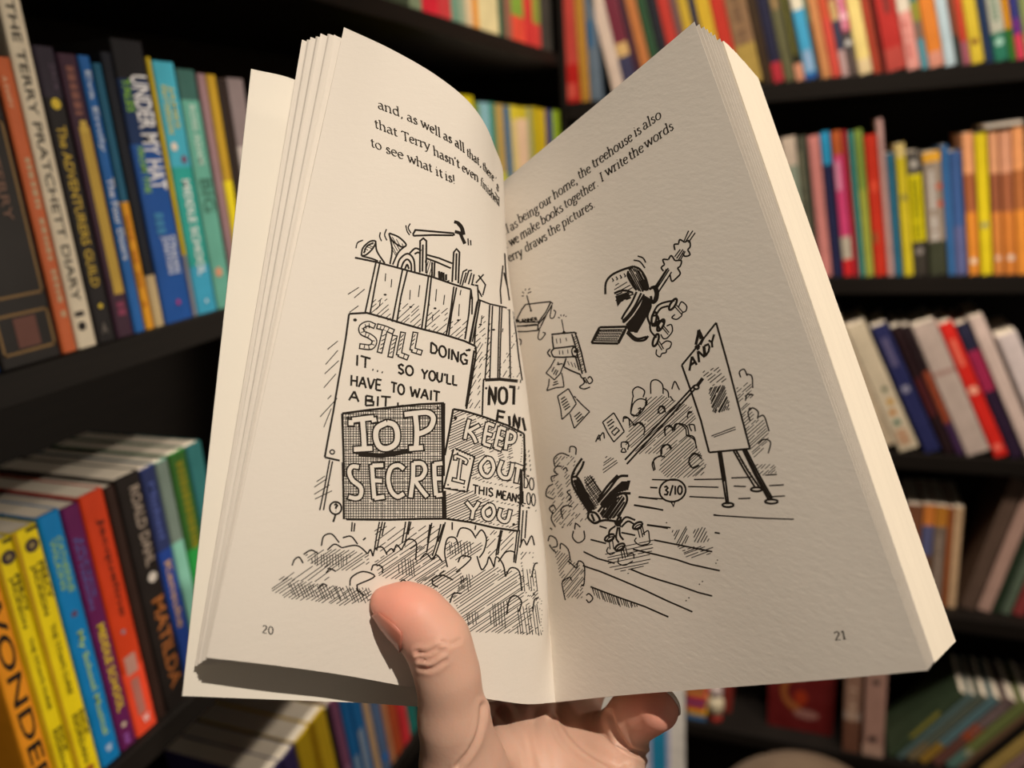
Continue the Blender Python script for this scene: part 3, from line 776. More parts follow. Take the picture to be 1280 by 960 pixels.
for nm, g in (('L', gL), ('R', gR)):
    print('edge lengths', nm, np.linalg.norm(g[0, 1:] - g[0, :-1], axis=1).sum(), np.linalg.norm(g[-1, 1:] - g[-1, :-1], axis=1).sum(), np.linalg.norm(g[1:, 0] - g[:-1, 0], axis=1).sum(), np.linalg.norm(g[1:, -1] - g[:-1, -1], axis=1).sum())
pageL = grid_obj('page', gL, PAPER, book, .00011, flip=False)
pageR = grid_obj('page', gR, PAPER, book, .00011, flip=False)
pageL['label'] = 'left page numbered 20'; pageR['label'] = 'right page numbered 21'
FW = RW @ np.array([0, 0, 1.0])

# leaves under the left page, fanned at the fore-edge
tops = [(424, 50), (418, 44), (409, 41), (401, 42), (394, 44), (388, 46), (383, 48), (378, 50)]
bots = [(256, 823), (254, 825), (252.5, 826.5), (251, 828), (249, 829), (247.5, 830), (246, 831), (244.5, 832)]
for k in range(8):
    n2 = netL.copy()
    dd = .0009 * (k + 1) + .0004
    for j, v in enumerate(VS):
        a = P(*tops[k], .255 + dd * 1.3); b = P(*bots[k], .205 + dd * 1.0)
        new0 = a * (1 - v) + b * v
        dlt = new0 - n2[j, 0]
        n2[j, 0] = new0
        for i in range(1, 7):
            n2[j, i] = n2[j, i] + dlt * max(0, 1 - i / 2.5) * .9 + FW * dd * (1.1 if i < 6 else .8)
    curl = (.0011, -.0005, .0007, -.0003, .0009, .0001, .0008, -.0004)[k]
    mid = n2[:, :1] * .86 + n2[:, 1:2] * .14
    n2[:, 0] += FW * curl
    n2 = np.concatenate([n2[:, :1], mid, n2[:, 1:]], axis=1)
    g = surf(n2, 60, 24)
    # later leaves peep out below the front page
    grid_obj('page', g, PAPER, book, .00011)

# right block: some separate front leaves, then the thick rest
def leaf_right(edge_top, edge_bot, back, nu=20, nv=16):
    n2 = []
    for j, v in enumerate(VS):
        e = P(*edge_top) * (1 - v) + P(*edge_bot) * v
        row = [GUT[j] + FW * back * .8]
        base = netR[j]
        for i in (2,):
            row.append(base[i] + FW * back + (e - base[4]) * .45)
        row.append(e)
        n2.append(row)
    return surf(np.array(n2), nu, nv)
rt = [(874, 30, .2464), (880, 33, .2475), (884, 36, .2485), (889, 40, .2495), (893.5, 43, .2506), (900, 48, .2522)]
rb = [(1162, 836, .1901), (1163.5, 834, .1907), (1165, 832, .1914), (1166, 830.5, .1921), (1167, 829, .1929), (1168, 828, .1939)]
for k in range(6):
    grid_obj('page', leaf_right(rt[k], rb[k], .0006 * (k + 1)), PAPER, book, .00011)
# thick block: loft of many leaf edges
N = 46
def edge_line(t):
    """fore-edge line of leaf t (0 front .. 1 back)"""
    a = P(904 + (947 - 904) * t, 51 + (97 - 51) * (t ** 1.12), .2532 + (.274 - .2532) * t)
    b = P(1168.5 + (1194 - 1168.5) * t, 828 + (802 - 828) * t, .1946 + (.219 - .1946) * t)
    return a, b
rows_front = []
V = []; Fc = []
NS = 10
for k in range(N):
    t = k / (N - 1)
    a, b = edge_line(t)
    rid = .00016 * (1 if k % 2 else -1) * (.6 + .8 * random.random())
    for s in range(NS):
        u = s / (NS - 1)
        e = a * (1 - u) + b * u
        j = u * 5; i0 = min(int(j), 4); fr = j - i0
        gpt = GUT[i0] * (1 - fr) + GUT[i0 + 1] * fr
        spn = gpt + FW * (.004 + .014 * t)
        dirv = (e - spn); dirv /= np.linalg.norm(dirv)
        V.append(e + dirv * rid)
    for s in range(NS):
        u = s / (NS - 1)
        j = u * 5; i0 = min(int(j), 4); fr = j - i0
        gpt = GUT[i0] * (1 - fr) + GUT[i0 + 1] * fr
        V.append(gpt + FW * (.004 + .014 * t))
def vid(k, s, side): return k * 2 * NS + side * NS + s
for k in range(N - 1):
    for s in range(NS - 1):
        Fc.append((vid(k, s, 0), vid(k, s + 1, 0), vid(k + 1, s + 1, 0), vid(k + 1, s, 0)))
        Fc.append((vid(k, s, 1), vid(k + 1, s, 1), vid(k + 1, s + 1, 1), vid(k, s + 1, 1)))
    Fc.append((vid(k, 0, 0), vid(k + 1, 0, 0), vid(k + 1, 0, 1), vid(k, 0, 1)))
    Fc.append((vid(k, NS - 1, 0), vid(k, NS - 1, 1), vid(k + 1, NS - 1, 1), vid(k + 1, NS - 1, 0)))
for k, rv in ((0, False), (N - 1, True)):
    for s in range(NS - 1):
        f = (vid(k, s, 0), vid(k, s, 1), vid(k, s + 1, 1), vid(k, s + 1, 0))
        Fc.append(tuple(reversed(f)) if rv else f)
o = mesh_obj('page_block', np.array(V) - ROOT, Fc, BLOCKP, book)
o['kind'] = 'stuff'

# cover: left board, spine, right board in one skin
def cov_row(v):
    j = v * 5; i0 = min(int(j), 4); fr = j - i0
    gpt = GUT[i0] * (1 - fr) + GUT[i0 + 1] * fr
    ct = [(314, 86, .262), (372, 101, .2725), (450, 141, .2885), (520, 205, .312)]
    cb = [(228, 870, .212), (345, 874.5, .2305), (450, 878.5, .2475), (560, 883, .2665)]
    row = [P(*a) * (1 - v) + P(*b) * v for a, b in zip(ct, cb)]
    row.append(gpt + FW * .009 - cam2w([.004, 0, 0]) + cam2w([0, 0, 0]))
    row.append(gpt + FW * .021 - cam2w([.001, 0, 0]) + cam2w([0, 0, 0]))
    row.append(gpt + FW * .0215 + cam2w([.008, 0, 0]) - cam2w([0, 0, 0]))
    a, b = edge_line(1.0)
    e = a * (1 - v) + b * v
    row.append((gpt + FW * .019) * .5 + (e + FW * .0015) * .5 + FW * .003)
    row.append(e + FW * .0022)
    return row
gC = surf(np.array([cov_row(v) for v in VS]), 60, 24)
cov = grid_obj('cover', gC, [ENDPAPER, m_cover('#c83c28')], book, None)
s = cov.modifiers.new('thickness', 'SOLIDIFY'); s.thickness = .00035; s.offset = -1; s.material_offset = 1; s.material_offset_rim = 0
e = cov.modifiers.new('crisp', 'EDGE_SPLIT'); e.split_angle = math.radians(50)
cov['label'] = 'card cover with blank cream inside'

# ---------------------------------------------------------------- ink: ribbons laid on the page surface
def bvh_of(g):
    nv, nu = g.shape[:2]
    V = [Vector(p) for p in g.reshape(-1, 3)]
    Fc = []
    for j in range(nv - 1):
        for i in range(nu - 1):
            a, b, c, d = j * nu + i, j * nu + i + 1, (j + 1) * nu + i + 1, (j + 1) * nu + i
            Fc += [(a, b, c), (a, c, d)]
    return BVHTree.FromPolygons(V, Fc)
BL, BR = bvh_of(gL), bvh_of(gR)
EV = Vector(EYE)
class Ink:
    def __init__(s, bvh, off=.00003, gain=1.0):
        s.b = bvh; s.v = []; s.f = []; s.off = off; s.gain = gain
    def hit(s, x, y):
        d = Vector(RW @ ray(x, y)).normalized()
        loc, nrm, idx, dist = s.b.ray_cast(EV, d)
        if loc is None: return None
        if nrm.dot(d) > 0: nrm = -nrm
        return loc + nrm * s.off - Vector(ROOT)
    def quad(s, pts):
        h = [s.hit(*p) for p in pts]
        if any(q is None for q in h): return
        for i in range(len(h)):
            if (h[i] - h[i - 1]).length > .05: return
        o = len(s.v); s.v += h; s.f.append(tuple(range(o, o + len(h))))
    def line(s, pts, w, caps=True, step=5.0, closed=False):
        """pts: traced polyline on the page; w: stroke width"""
        if not callable(w): w *= s.gain
        pts = [np.array(p, float) for p in pts]
        if closed: pts.append(pts[0])
        out = [pts[0]]
        for a, b in zip(pts, pts[1:]):
            L = np.linalg.norm(b - a)
            if L < 1e-6: continue
            n = max(1, int(L / step))
            out += [a + (b - a) * k / n for k in range(1, n + 1)]
        if len(out) < 2: return
        prev = None
        for i, p in enumerate(out):
            t = (out[min(i + 1, len(out) - 1)] - out[max(i - 1, 0)])
            L = np.linalg.norm(t)
            if L < 1e-9: t = np.array([1.0, 0]); L = 1
            n = np.array([-t[1], t[0]]) / L
            # mitre
            m = 1.0
            if 0 < i < len(out) - 1:
                t1 = out[i] - out[i - 1]; t2 = out[i + 1] - out[i]
                c = abs(np.dot(t1, t2)) / (np.linalg.norm(t1) * np.linalg.norm(t2) + 1e-9)
                m = min(1.3, 1 / math.sqrt(max(.2, (1 + min(1, np.dot(t1, t2) / (np.linalg.norm(t1) * np.linalg.norm(t2) + 1e-9))) / 2)))
            ww = w(p, t / L) if callable(w) else w
            cur = (s.hit(*(p + n * ww / 2 * m)), s.hit(*(p - n * ww / 2 * m)))
            if prev and all(prev) and all(cur):
                if max((prev[0] - cur[0]).length, (prev[0] - prev[1]).length) < .05:
                    o = len(s.v); s.v += [prev[0], prev[1], cur[1], cur[0]]; s.f.append((o, o + 1, o + 2, o + 3))
            prev = cur
    def dot(s, x, y, r, n=8, ry=None):
        ry = ry or r
        s.quad([(x + r * math.cos(6.28318 * k / n), y + ry * math.sin(6.28318 * k / n)) for k in range(n)])
    def ell(s, x, y, rx, ry, w=1.6, a0=0, a1=360, rot=0, n=20):
        c, q = math.cos(math.radians(rot)), math.sin(math.radians(rot))
        pts = []
        for k in range(n + 1):
            t = math.radians(a0 + (a1 - a0) * k / n); X, Y = rx * math.cos(t), ry * math.sin(t)
            pts.append((x + X * c - Y * q, y + X * q + Y * c))
        s.line(pts, w, step=9)
    def smooth(s, pts, w, step=5):
        if len(pts) > 2:
            p = resample(np.array([(x, y, 0) for x, y in pts], float), (len(pts) - 1) * 4 + 1)[:, :2]
            s.line(list(p), w, step=step)
        else: s.line(pts, w, step=step)
    def fill(s, poly, sp=1.0):
        """solid area as close scan strips"""
        ys = [p[1] for p in poly]; y = min(ys)
        while y < max(ys):
            xs = cross_x(poly, y + sp / 2)
            for a, b in zip(xs[::2], xs[1::2]):
                n = max(1, int((b - a) / 6))
                for k in range(n):
                    x0, x1 = a + (b - a) * k / n, a + (b - a) * (k + 1) / n
                    s.quad([(x0, y), (x1, y), (x1, y + sp), (x0, y + sp)])
            y += sp
    def hatch(s, poly, ang, sp, w=.9, jit=.25, seed=1, gaps=.12, ends=3):
        rng = random.Random(seed)
        c, q = math.cos(math.radians(ang)), math.sin(math.radians(ang))
        rp = [(x * c + y * q, -x * q + y * c) for x, y in poly]
        y = min(p[1] for p in rp) + sp * .5
        while y < max(p[1] for p in rp):
            yy = y + rng.uniform(-jit, jit) * sp
            xs = cross_x(rp, yy)
            for a, b in zip(xs[::2], xs[1::2]):
                a += rng.uniform(-ends, ends) * .5; b += rng.uniform(-ends, ends) * .5
                if b - a < 2: continue
                segs = [(a, b)]
                if rng.random() < gaps and b - a > 14:
                    m = rng.uniform(a + 4, b - 4); segs = [(a, m - 1.5), (m + 1.5, b)]
                for u, v in segs:
                    dy = rng.uniform(-.5, .5)
                    s.line([(u * c - yy * q, u * q + yy * c), (v * c - (yy + dy) * q, v * q + (yy + dy) * c)], w, step=14)
            y += sp
    def build(s, name, m, parent):
        if not s.v: return None
        return mesh_obj(name, s.v, s.f, m, parent)
def cross_x(poly, y):
    xs = []
    for (x0, y0), (x1, y1) in zip(poly, poly[1:] + poly[:1]):
        if (y0 <= y) != (y1 <= y): xs.append(x0 + (y - y0) / (y1 - y0) * (x1 - x0))
    return sorted(xs)

# views in which strokes were measured: (x, y, scale)
VW = {'A': (400, 240, .21875), 'B': (400, 370, .234375), 'C': (320, 560, .296875), 'D': (620, 340, .208333),
      'E': (700, 270, .208333), 'F': (780, 380, .29178), 'G': (660, 500, .29162), 'H': (320, 560, .15625),
      'T1': (700, 120, .125), 'T2': (620, 200, .13536), 'T3': (460, 110, .15625), 'J': (560, 380, .33333), 'N': (440, 700, .359375)}
def pp(view, s):
    ox, oy, k = VW[view]
    return [(ox + float(a.split(',')[0]) * k, oy + float(a.split(',')[1]) * k) for a in s.split()]

# ---- roman letters drawn with a broad nib: x-height 1
def arc(cx, cy, rx, ry, a0, a1, n=9):
    return [(cx + rx * math.cos(math.radians(a0 + (a1 - a0) * k / n)), cy + ry * math.sin(math.radians(a0 + (a1 - a0) * k / n))) for k in range(n + 1)]
def sf(x, y, w=.34): return [(x - w / 2, y), (x + w / 2, y)]
SER = {
 'a': (.86, [arc(.36, .66, .26, .32, 150, 20, 7) + [(.62, .2), (.68, .04), (.82, .06)], arc(.34, .28, .25, .27, 60, 300, 8) + [(.6, .2)]]),
 'b': (.98, [[(.2, 1.55), (.2, .02)], arc(.5, .5, .34, .48, 150, -150, 12), sf(.12, 1.5, .2)]),
 'c': (.82, [arc(.46, .5, .36, .48, 45, 315, 12)]),
 'd': (1.0, [[(.76, 1.55), (.76, .06), (.9, .02)], arc(.46, .5, .34, .48, 35, 325, 12), sf(.68, 1.5, .2)]),
 'e': (.84, [[(.1, .56), (.74, .58)], arc(.44, .5, .34, .49, 12, 320, 14)]),
 'f': (.6, [[(.26, .02), (.26, 1.2)] + arc(.5, 1.25, .24, .28, 180, 60, 5), [(.06, .96), (.52, .96)], sf(.26, .02)]),
 'g': (.92, [arc(.42, .66, .27, .32, 0, 360, 14), [(.3, .36), (.2, .16), (.5, .1), (.78, 0), (.72, -.34), (.4, -.48), (.1, -.34), (.14, -.08), (.36, .06)], [(.66, .86), (.9, .96)]]),
 'h': (1.04, [[(.2, 1.55), (.2, .02)], [(.2, .72), (.42, .98), (.68, .96), (.78, .7), (.78, .02)], sf(.2, .02), sf(.78, .02), sf(.12, 1.5, .2)]),
 'i': (.5, [[(.25, .96), (.25, .02)], sf(.25, .02), sf(.18, .94, .2), [(.2, 1.36), (.3, 1.36)]]),
 'k': (.98, [[(.2, 1.55), (.2, .02)], [(.22, .42), (.7, .96)], [(.4, .6), (.84, .03)], sf(.2, .02), sf(.86, .02, .24), sf(.7, .96, .3), sf(.12, 1.5, .2)]),
 'l': (.48, [[(.24, 1.55), (.24, .02)], sf(.24, .02), sf(.16, 1.5, .2)]),
 'm': (1.56, [[(.2, .96), (.2, .02)], [(.2, .72), (.42, .98), (.64, .96), (.74, .7), (.74, .02)], [(.74, .72), (.96, .98), (1.2, .96), (1.3, .7), (1.3, .02)], sf(.2, .02), sf(.74, .02), sf(1.3, .02)]),
 'n': (1.04, [[(.2, .96), (.2, .02)], [(.2, .72), (.42, .98), (.68, .96), (.78, .7), (.78, .02)], sf(.2, .02), sf(.78, .02), sf(.12, .94, .2)]),
 'o': (.94, [arc(.47, .5, .37, .49, 0, 360, 16)]),
 'p': (.98, [[(.2, .96), (.2, -.5)], arc(.5, .5, .34, .48, 150, -150, 12), sf(.2, -.5), sf(.12, .94, .2)]),
 'r': (.7, [[(.2, .96), (.2, .02)], [(.2, .66), (.36, .92), (.6, .94), (.62, .84)], sf(.2, .02, .4), sf(.12, .94, .2)]),
 's': (.7, [[(.56, .8), (.4, .98), (.2, .92), (.14, .72), (.34, .54), (.54, .4), (.58, .18), (.4, .01), (.2, .04), (.12, .22)]]),
 't': (.62, [[(.26, 1.28), (.26, .2), (.36, .02), (.56, .08)], [(.06, .96), (.54, .96)]]),
 'u': (1.04, [[(.22, .96), (.22, .3), (.34, .04), (.6, .04), (.78, .28)], [(.78, .96), (.78, .08), (.94, .03)], sf(.14, .94, .22), sf(.7, .94, .2)]),
 'v': (.92, [[(.08, .96), (.44, .02)], [(.44, .02), (.8, .96)], sf(.1, .96), sf(.8, .96, .26)]),
 'w': (1.38, [[(.08, .96), (.4, .02)], [(.4, .02), (.68, .9)], [(.68, .9), (.98, .02)], [(.98, .02), (1.26, .96)], sf(.1, .96), sf(1.26, .96, .26), sf(.64, .96, .26)]),
 'y': (.92, [[(.08, .96), (.46, .04)], [(.82, .96), (.44, -.1), (.26, -.46), (.06, -.42)], sf(.1, .96), sf(.8, .96, .26)]),
 'T': (1.1, [[(.55, 1.42), (.55, .02)], [(.06, 1.42), (1.04, 1.42)], [(.06, 1.42), (.06, 1.2)], [(1.04, 1.42), (1.04, 1.2)], sf(.55, .02)]),
 'I': (.6, [[(.3, 1.42), (.3, .02)], sf(.3, .02), sf(.3, 1.42)]),
 ',': (.4, [[(.22, .1), (.24, -.1), (.12, -.3)]]), '.': (.4, [[(.14, .06), (.27, .06)]]), "'": (.3, [[(.18, 1.5), (.12, 1.15)]]),
 '!': (.42, [[(.2, 1.45), (.2, .42)], [(.14, .06), (.27, .06)]]), ':': (.4, [[(.14, .06), (.27, .06)], [(.14, .8), (.27, .8)]]),
 '2': (.9, [arc(.42, 1.0, .28, .34, 160, -20, 7) + [(.12, .04)], [(.12, .04), (.76, .04)]]),
 '0': (.9, [arc(.44, .68, .32, .66, 0, 360, 18)]), '1': (.66, [[(.34, 1.34), (.34, .02)], [(.34, 1.3), (.12, 1.12)], sf(.34, .02)]),
}
CAP = {  # hand lettering, cap height 1
 'A': (.8, [[(.05, 0), (.4, 1)], [(.4, 1), (.72, 0)], [(.18, .38), (.62, .36)]]), 'B': (.7, [[(.1, 1), (.1, 0)], [(.1, 1), (.5, .92), (.5, .62), (.1, .52)], [(.1, .52), (.6, .42), (.6, .08), (.1, 0)]]),
 'D': (.75, [[(.1, 1), (.1, 0)], [(.1, 1), (.55, .8), (.66, .45), (.5, .12), (.1, 0)]]), 'E': (.65, [[(.1, 1), (.1, 0)], [(.1, 1), (.58, .98)], [(.1, .52), (.5, .52)], [(.1, 0), (.6, .02)]]),
 'F': (.62, [[(.1, 1), (.1, 0)], [(.1, 1), (.58, .98)], [(.1, .55), (.48, .55)]]), 'G': (.8, [[(.68, .85), (.4, 1), (.12, .75), (.1, .3), (.36, 0), (.66, .15), (.68, .45), (.42, .45)]]),
 'H': (.75, [[(.1, 1), (.1, 0)], [(.62, 1), (.62, 0)], [(.1, .5), (.62, .52)]]), 'I': (.35, [[(.18, 1), (.18, 0)]]),
 'L': (.62, [[(.1, 1), (.1, 0)], [(.1, 0), (.56, .02)]]), 'M': (.95, [[(.08, 0), (.18, 1)], [(.18, 1), (.46, .3)], [(.46, .3), (.74, 1)], [(.74, 1), (.84, 0)]]),
 'N': (.8, [[(.1, 0), (.1, 1)], [(.1, 1), (.66, 0)], [(.66, 0), (.66, 1)]]), 'O': (.8, [arc(.4, .5, .32, .5, 0, 360, 14)]), 'P': (.65, [[(.1, 1), (.1, 0)], [(.1, 1), (.52, .9), (.54, .58), (.1, .48)]]),
 'R': (.7, [[(.1, 1), (.1, 0)], [(.1, 1), (.52, .9), (.54, .58), (.1, .48)], [(.28, .5), (.62, 0)]]), 'S': (.65, [[(.54, .86), (.32, 1), (.1, .82), (.16, .58), (.46, .42), (.54, .2), (.34, 0), (.08, .14)]]),
 'T': (.7, [[(.35, 1), (.35, 0)], [(.03, 1), (.67, .98)]]), 'U': (.78, [[(.1, 1), (.12, .25), (.34, 0), (.58, .14), (.64, 1)]]), 'W': (1.0, [[(.05, 1), (.26, 0)], [(.26, 0), (.48, .8)], [(.48, .8), (.7, 0)], [(.7, 0), (.92, 1)]]),
 'V': (.75, [[(.05, 1), (.35, 0)], [(.35, 0), (.68, 1)]]), 'Y': (.75, [[(.05, 1), (.36, .5)], [(.68, 1), (.36, .5)], [(.36, .5), (.34, 0)]]), "'": (.25, [[(.14, 1), (.1, .74)]]), '.': (.3, [[(.1, .02), (.18, .02)]]),
 '3': (.62, [[(.1, .9), (.34, 1), (.5, .8), (.28, .55), (.52, .34), (.4, .04), (.08, .08)]]), '/': (.5, [[(.08, -.1), (.42, 1.1)]]), '1': (.34, [[(.18, 1), (.18, 0)]]), '0': (.66, [arc(.34, .5, .24, .48, 0, 360, 12)]),
 '?': (.6, [[(.12, .8), (.3, 1), (.5, .8), (.3, .5), (.3, .3)], [(.28, .02), (.33, .02)]]), ' ': (.5, []),
}
def word(ink, font, s, p0, p1, up, size, wthick, wthin=None, track=0):
    """one word from p0 to p1 on its baseline; up: direction of the stems; size: unit height"""
    adv = sum(font[c][0] for c in s)
    p0 = np.array(p0, float); p1 = np.array(p1, float)
    up = np.array(up, float); up = up / abs(up[1]) * size
    ex = (p1 - p0) / adv
    x = 0
    for c in s:
        w_, st = font[c]
        for line in st:
            pts = [p0 + ex * (x + a) + up * b for a, b in line]
            if wthin is None: ww = wthick
            else:
                def ww(p, t, A=up / np.linalg.norm(up)):
                    k = abs(t[0] * A[0] + t[1] * A[1]); return wthin + (wthick - wthin) * k
            ink.line(pts, ww, step=3.5)
        x += w_
def rom(ink, view, s, a, up=(-.1, -1), xh=7.6, th=1.75, tn=.75):
    (p0, p1) = pp(view, a)
    word(ink, SER, s, p0, p1, up, xh, th, tn)

# printed text, left page
t = Ink(BL, .00004)
for s, a in (('and,', '80,163 282,240'), ('as', '312,258 400,300'), ('well', '425,308 584,398'), ('as', '603,408 675,448'), ('all', '695,460 776,522')):
    rom(t, 'T3', s, a, (-.08, -1), 7.7)
rom(t, 'T3', 'that,', '790,540 905,632', (-.03, -1), 7.2, 1.5, .7); rom(t, 'T3', 'there', '917,648 1006,752', (0, -1), 6.9, 1.2, .6)
rom(t, 'T3', "'s", '1012,765 1046,850', (.1, -1), 6.9, .9, .5)
for s, a in (('that', '52,315 240,392'), ('Terry', '272,412 500,500'), ("hasn't", '524,535 738,645')): rom(t, 'T3', s, a, (-.09, -1), 7.7)
rom(t, 'T3', 'even', '752,662 886,755', (-.04, -1), 7.2, 1.5, .7); rom(t, 'T3', 'finished', '900,775 1052,950', (.03, -1), 6.9, 1.15, .6)
for s, a in (('to', '22,468 112,502'), ('see', '142,518 288,575'), ('what', '318,588 518,678'), ('it', '540,695 604,724'), ('is!', '616,732 700,772')): rom(t, 'T3', s, a, (-.09, -1), 7.8)
t.build('printed_text', INK_SOFT, pageL)
t = Ink(BL, .00004)
word(t, SER, '20', (327, 791), (342, 793.5), (.05, -1), 7.2, 1.6, .9)
t.build('page_number', INK_SOFT, pageL)
t = Ink(BR, .00004)
word(t, SER, '21', (1043.5, 801), (1059, 798.5), (-.22, -1), 8.0, 1.8, 1.0)
t.build('page_number', INK_SOFT, pageR)
# printed text, right page
t = Ink(BR, .00004)
U = (-.27, -1)
for s, a in (('ll', '75,695 128,664'), ('as', '140,660 208,612'), ('being', '215,590 400,478'), ('our', '408,458 522,386'), ('home,', '537,368 755,212'), ('the', '768,182 882,108')): rom(t, 'T2', s, a, U, 7.4, 1.6, .75)
for s, a in (('treehouse', '334,728 732,440'), ('is', '750,412 822,368'), ('also', '838,345 1020,215')): rom(t, 'T1', s, a, U, 7.8, 1.7, .8)
for s, a in ((':', '95,820 118,805'), ('we', '132,802 218,752'), ('make', '232,738 412,622'), ('books', '425,606 626,468'), ('together.', '640,452 950,238'), ('I', '968,208 1004,185')): rom(t, 'T2', s, a, U, 7.4, 1.6, .75)
for s, a in (('write', '466,808 688,662'), ('the', '700,648 845,548'), ('words', '858,530 1142,330')): rom(t, 'T1', s, a, U, 7.8, 1.7, .8)
for s, a in (('Terry', '78,965 252,880'), ('draws', '275,856 478,735'), ('the', '488,712 602,642'), ('pictures.', '618,628 918,432')): rom(t, 'T2', s, a, U, 7.4, 1.6, .75)
t.build('printed_text', INK_SOFT, pageR)
# ---------------------------------------------------------------- line drawing, left page
W1, W2, W3 = 1.0, 1.6, 2.3
k0 = Ink(BL, .00003, 1.28)      # hatching and plain strokes
def L(ink, view, *ss, w=W2, smooth=False):
    for s in ss:
        p = pp(view, s)
        (ink.smooth if smooth and len(p) > 2 else ink.line)(p, w)
# fence
L(k0, 'A', '200,375 320,400 440,432 560,465 640,485 770,530 862,556', '862,556 868,612', w=1.9)
L(k0, 'A', '320,400 290,540 258,688', '345,390 318,520 285,700', '472,440 440,600 412,742', '500,445 462,600 438,748', '620,480 600,640 580,785', '638,470 620,640 600,792', '765,540 745,690 722,815',
  '780,545 752,690 735,820', '862,560 850,700 828,842', '905,612 880,740 858,860', '915,618 890,760 882,872', w=1.7)
L(k0, 'A', '862,528 900,535 905,612', '905,615 970,640 1060,660 1105,690', '870,600 868,700', w=1.6)
L(k0, 'B', '905,48 895,240 880,440', '920,52 912,240 905,440', '958,58 952,240 948,438', '970,60 962,250 958,438', '1010,72 1012,240 1015,440', '1030,80 1046,200 1060,330 1078,450', '838,30 815,150 795,250', '852,40 832,140 812,245', w=1.5)
for x, y in ((372, 587), (518, 657), (657, 665), (790, 733), (917, 757), (992, 787), (840, 905)):
    (px, py), = pp('A', f'{x},{y}'); k0.dot(px, py, 2.0, ry=1.3)
L(k0, 'A', '375,465 372,510', '410,498 406,545', '345,615 340,650 320,672', '516,560 512,615', '570,532 562,600', '625,650 620,620', '666,555 660,625', '712,588 705,645', '796,640 792,710', '645,700 641,735', '805,560 800,590',
  '925,705 920,750', '1045,780 1042,800', w=1.0)
for i, poly in enumerate(('290,620 380,600 405,735 290,700', '450,640 570,640 575,785 450,745', '610,690 735,660 720,812 610,790', '745,740 850,720 828,840 745,820', '890,800 940,700 960,960 880,960')):
    k0.hatch(pp('A', poly), -42, 5.0, .8, seed=i, gaps=.5)
for i, poly in enumerate(('840,250 868,250 850,600 790,600', '955,320 1010,300 1010,430 955,430', '890,260 905,60 905,430 885,430', '1020,200 1055,200 1070,430 1020,430')):
    k0.hatch(pp('B', poly), -58, 4.2, .8, seed=20 + i, gaps=.3)
L(k0, 'A', '222,545 160,585', '255,555 195,605', '220,650 168,688', w=.9); L(k0, 'B', '95,240 40,285', '95,290 30,365', '100,345 25,415', '85,415 20,490', '60,530 40,550', '92,545 0,645', '60,600 20,700', w=.9)
# instruments and tools on top of the fence
L(k0, 'A', '236,365 245,320 285,283 318,283 302,322 265,358 236,365', '250,350 268,310 306,290', '318,290 326,340 370,408', '238,366 300,382 332,396', w=1.7, smooth=True)
L(k0, 'A', '395,235 450,258 492,300 468,314 420,285 398,252 395,235', '398,250 412,330 400,412', '488,308 448,345 415,415', w=1.7, smooth=True)
L(k0, 'A', '205,322 215,290 246,275', '380,212 369,245 382,277', '345,230 341,255 352,282', '490,190 498,225 512,246', '516,180 504,205 520,236', '845,265 848,305', '860,275 862,305', w=1.3, smooth=True)
k0.hatch(pp('A', '405,255 480,300 420,370'), 60, 3, .8, seed=5); k0.hatch(pp('A', '245,350 260,310 300,290 305,315'), 20, 3, .8, seed=6)
L(k0, 'A', '440,438 455,385 500,352 535,385 542,455', '462,440 478,400 500,385 520,410 522,450', '485,440 498,415 508,440', '512,350 545,322 580,335', '540,355 560,345 575,355', w=1.8, smooth=True)
L(k0, 'A', '570,460 572,280 590,264 608,280 606,465', '585,455 588,300', '755,515 764,345 780,325 797,345 790,522', '775,505 780,350', '606,358 680,378 755,408', '606,378 670,402 748,436', '640,400 640,480', '655,402 652,485', w=1.8)
L(k0, 'A', '680,452 682,495', '694,456 692,500', '705,460 706,505', '720,470 720,505', '732,505 735,512', w=2.2)
L(k0, 'A', '530,244 545,217 640,225 765,236', '538,250 640,246 762,248', '530,244 540,252', '765,236 765,250', w=1.9)
L(k0, 'A', '770,226 800,236 812,262 828,296', '788,180 808,205 815,245', '766,170 790,178 812,205 822,245', w=3.2, smooth=True)
L(k0, 'A', '800,530 818,455 842,442', '812,535 835,460', '828,520 850,450 868,448', '848,528 866,462', '868,528 880,470', '890,520 935,470', '905,475 945,530 930,590', '1045,420 1030,560 1035,640', '1050,460 1075,560', '1055,350 1062,480 1082,620', '905,560 925,600', w=1.5)
k0.hatch(pp('A', '600,380 645,400 640,480 605,470'), -75, 3.2, .8, seed=9)
k0.hatch(pp('A', '970,0 1010,0 1030,80 1000,50'), 60, 3.5, .8, seed=10)
# first notice
L(k0, 'B', '155,95 250,90 350,118 450,150 550,178 640,200 700,218 770,240 830,268', '155,95 138,220 120,330 95,470 70,620 45,750 25,860', '25,860 105,878', '830,268 832,310 810,440 780,602', '822,290 800,440 778,590', w=2.0)
for x, y, r in ((187, 128, 2.6), (795, 288, 2.3)):
    (px, py), = pp('B', f'{x},{y}'); k0.dot(px, py, r, ry=r * .8)
(px, py), = pp('B', '65,832'); k0.ell(px, py, 2.8, 2.6, 1.4)
def capw(s, a, h, w=2.0, up=(.04, -1), view='B', ink=None):
    p0, p1 = pp(view, a); word(ink or k0, CAP, s, p0, p1, up, h, w)
capw('DOING', '585,302 790,372', 13.5); capw('IT...', '182,368 345,412', 13.5); capw('SO', '412,412 500,428', 12); capw("YOU'LL", '538,440 735,478', 12)
capw('HAVE', '160,478 330,506', 13.5); capw('TO', '375,512 452,530', 12.5); capw('WAIT', '478,535 640,566', 12.5); capw('A', '150,556 212,566', 12.5); capw('BIT', '235,584 378,592', 12.5); capw('L', '408,590 450,584', 5, 1.8)
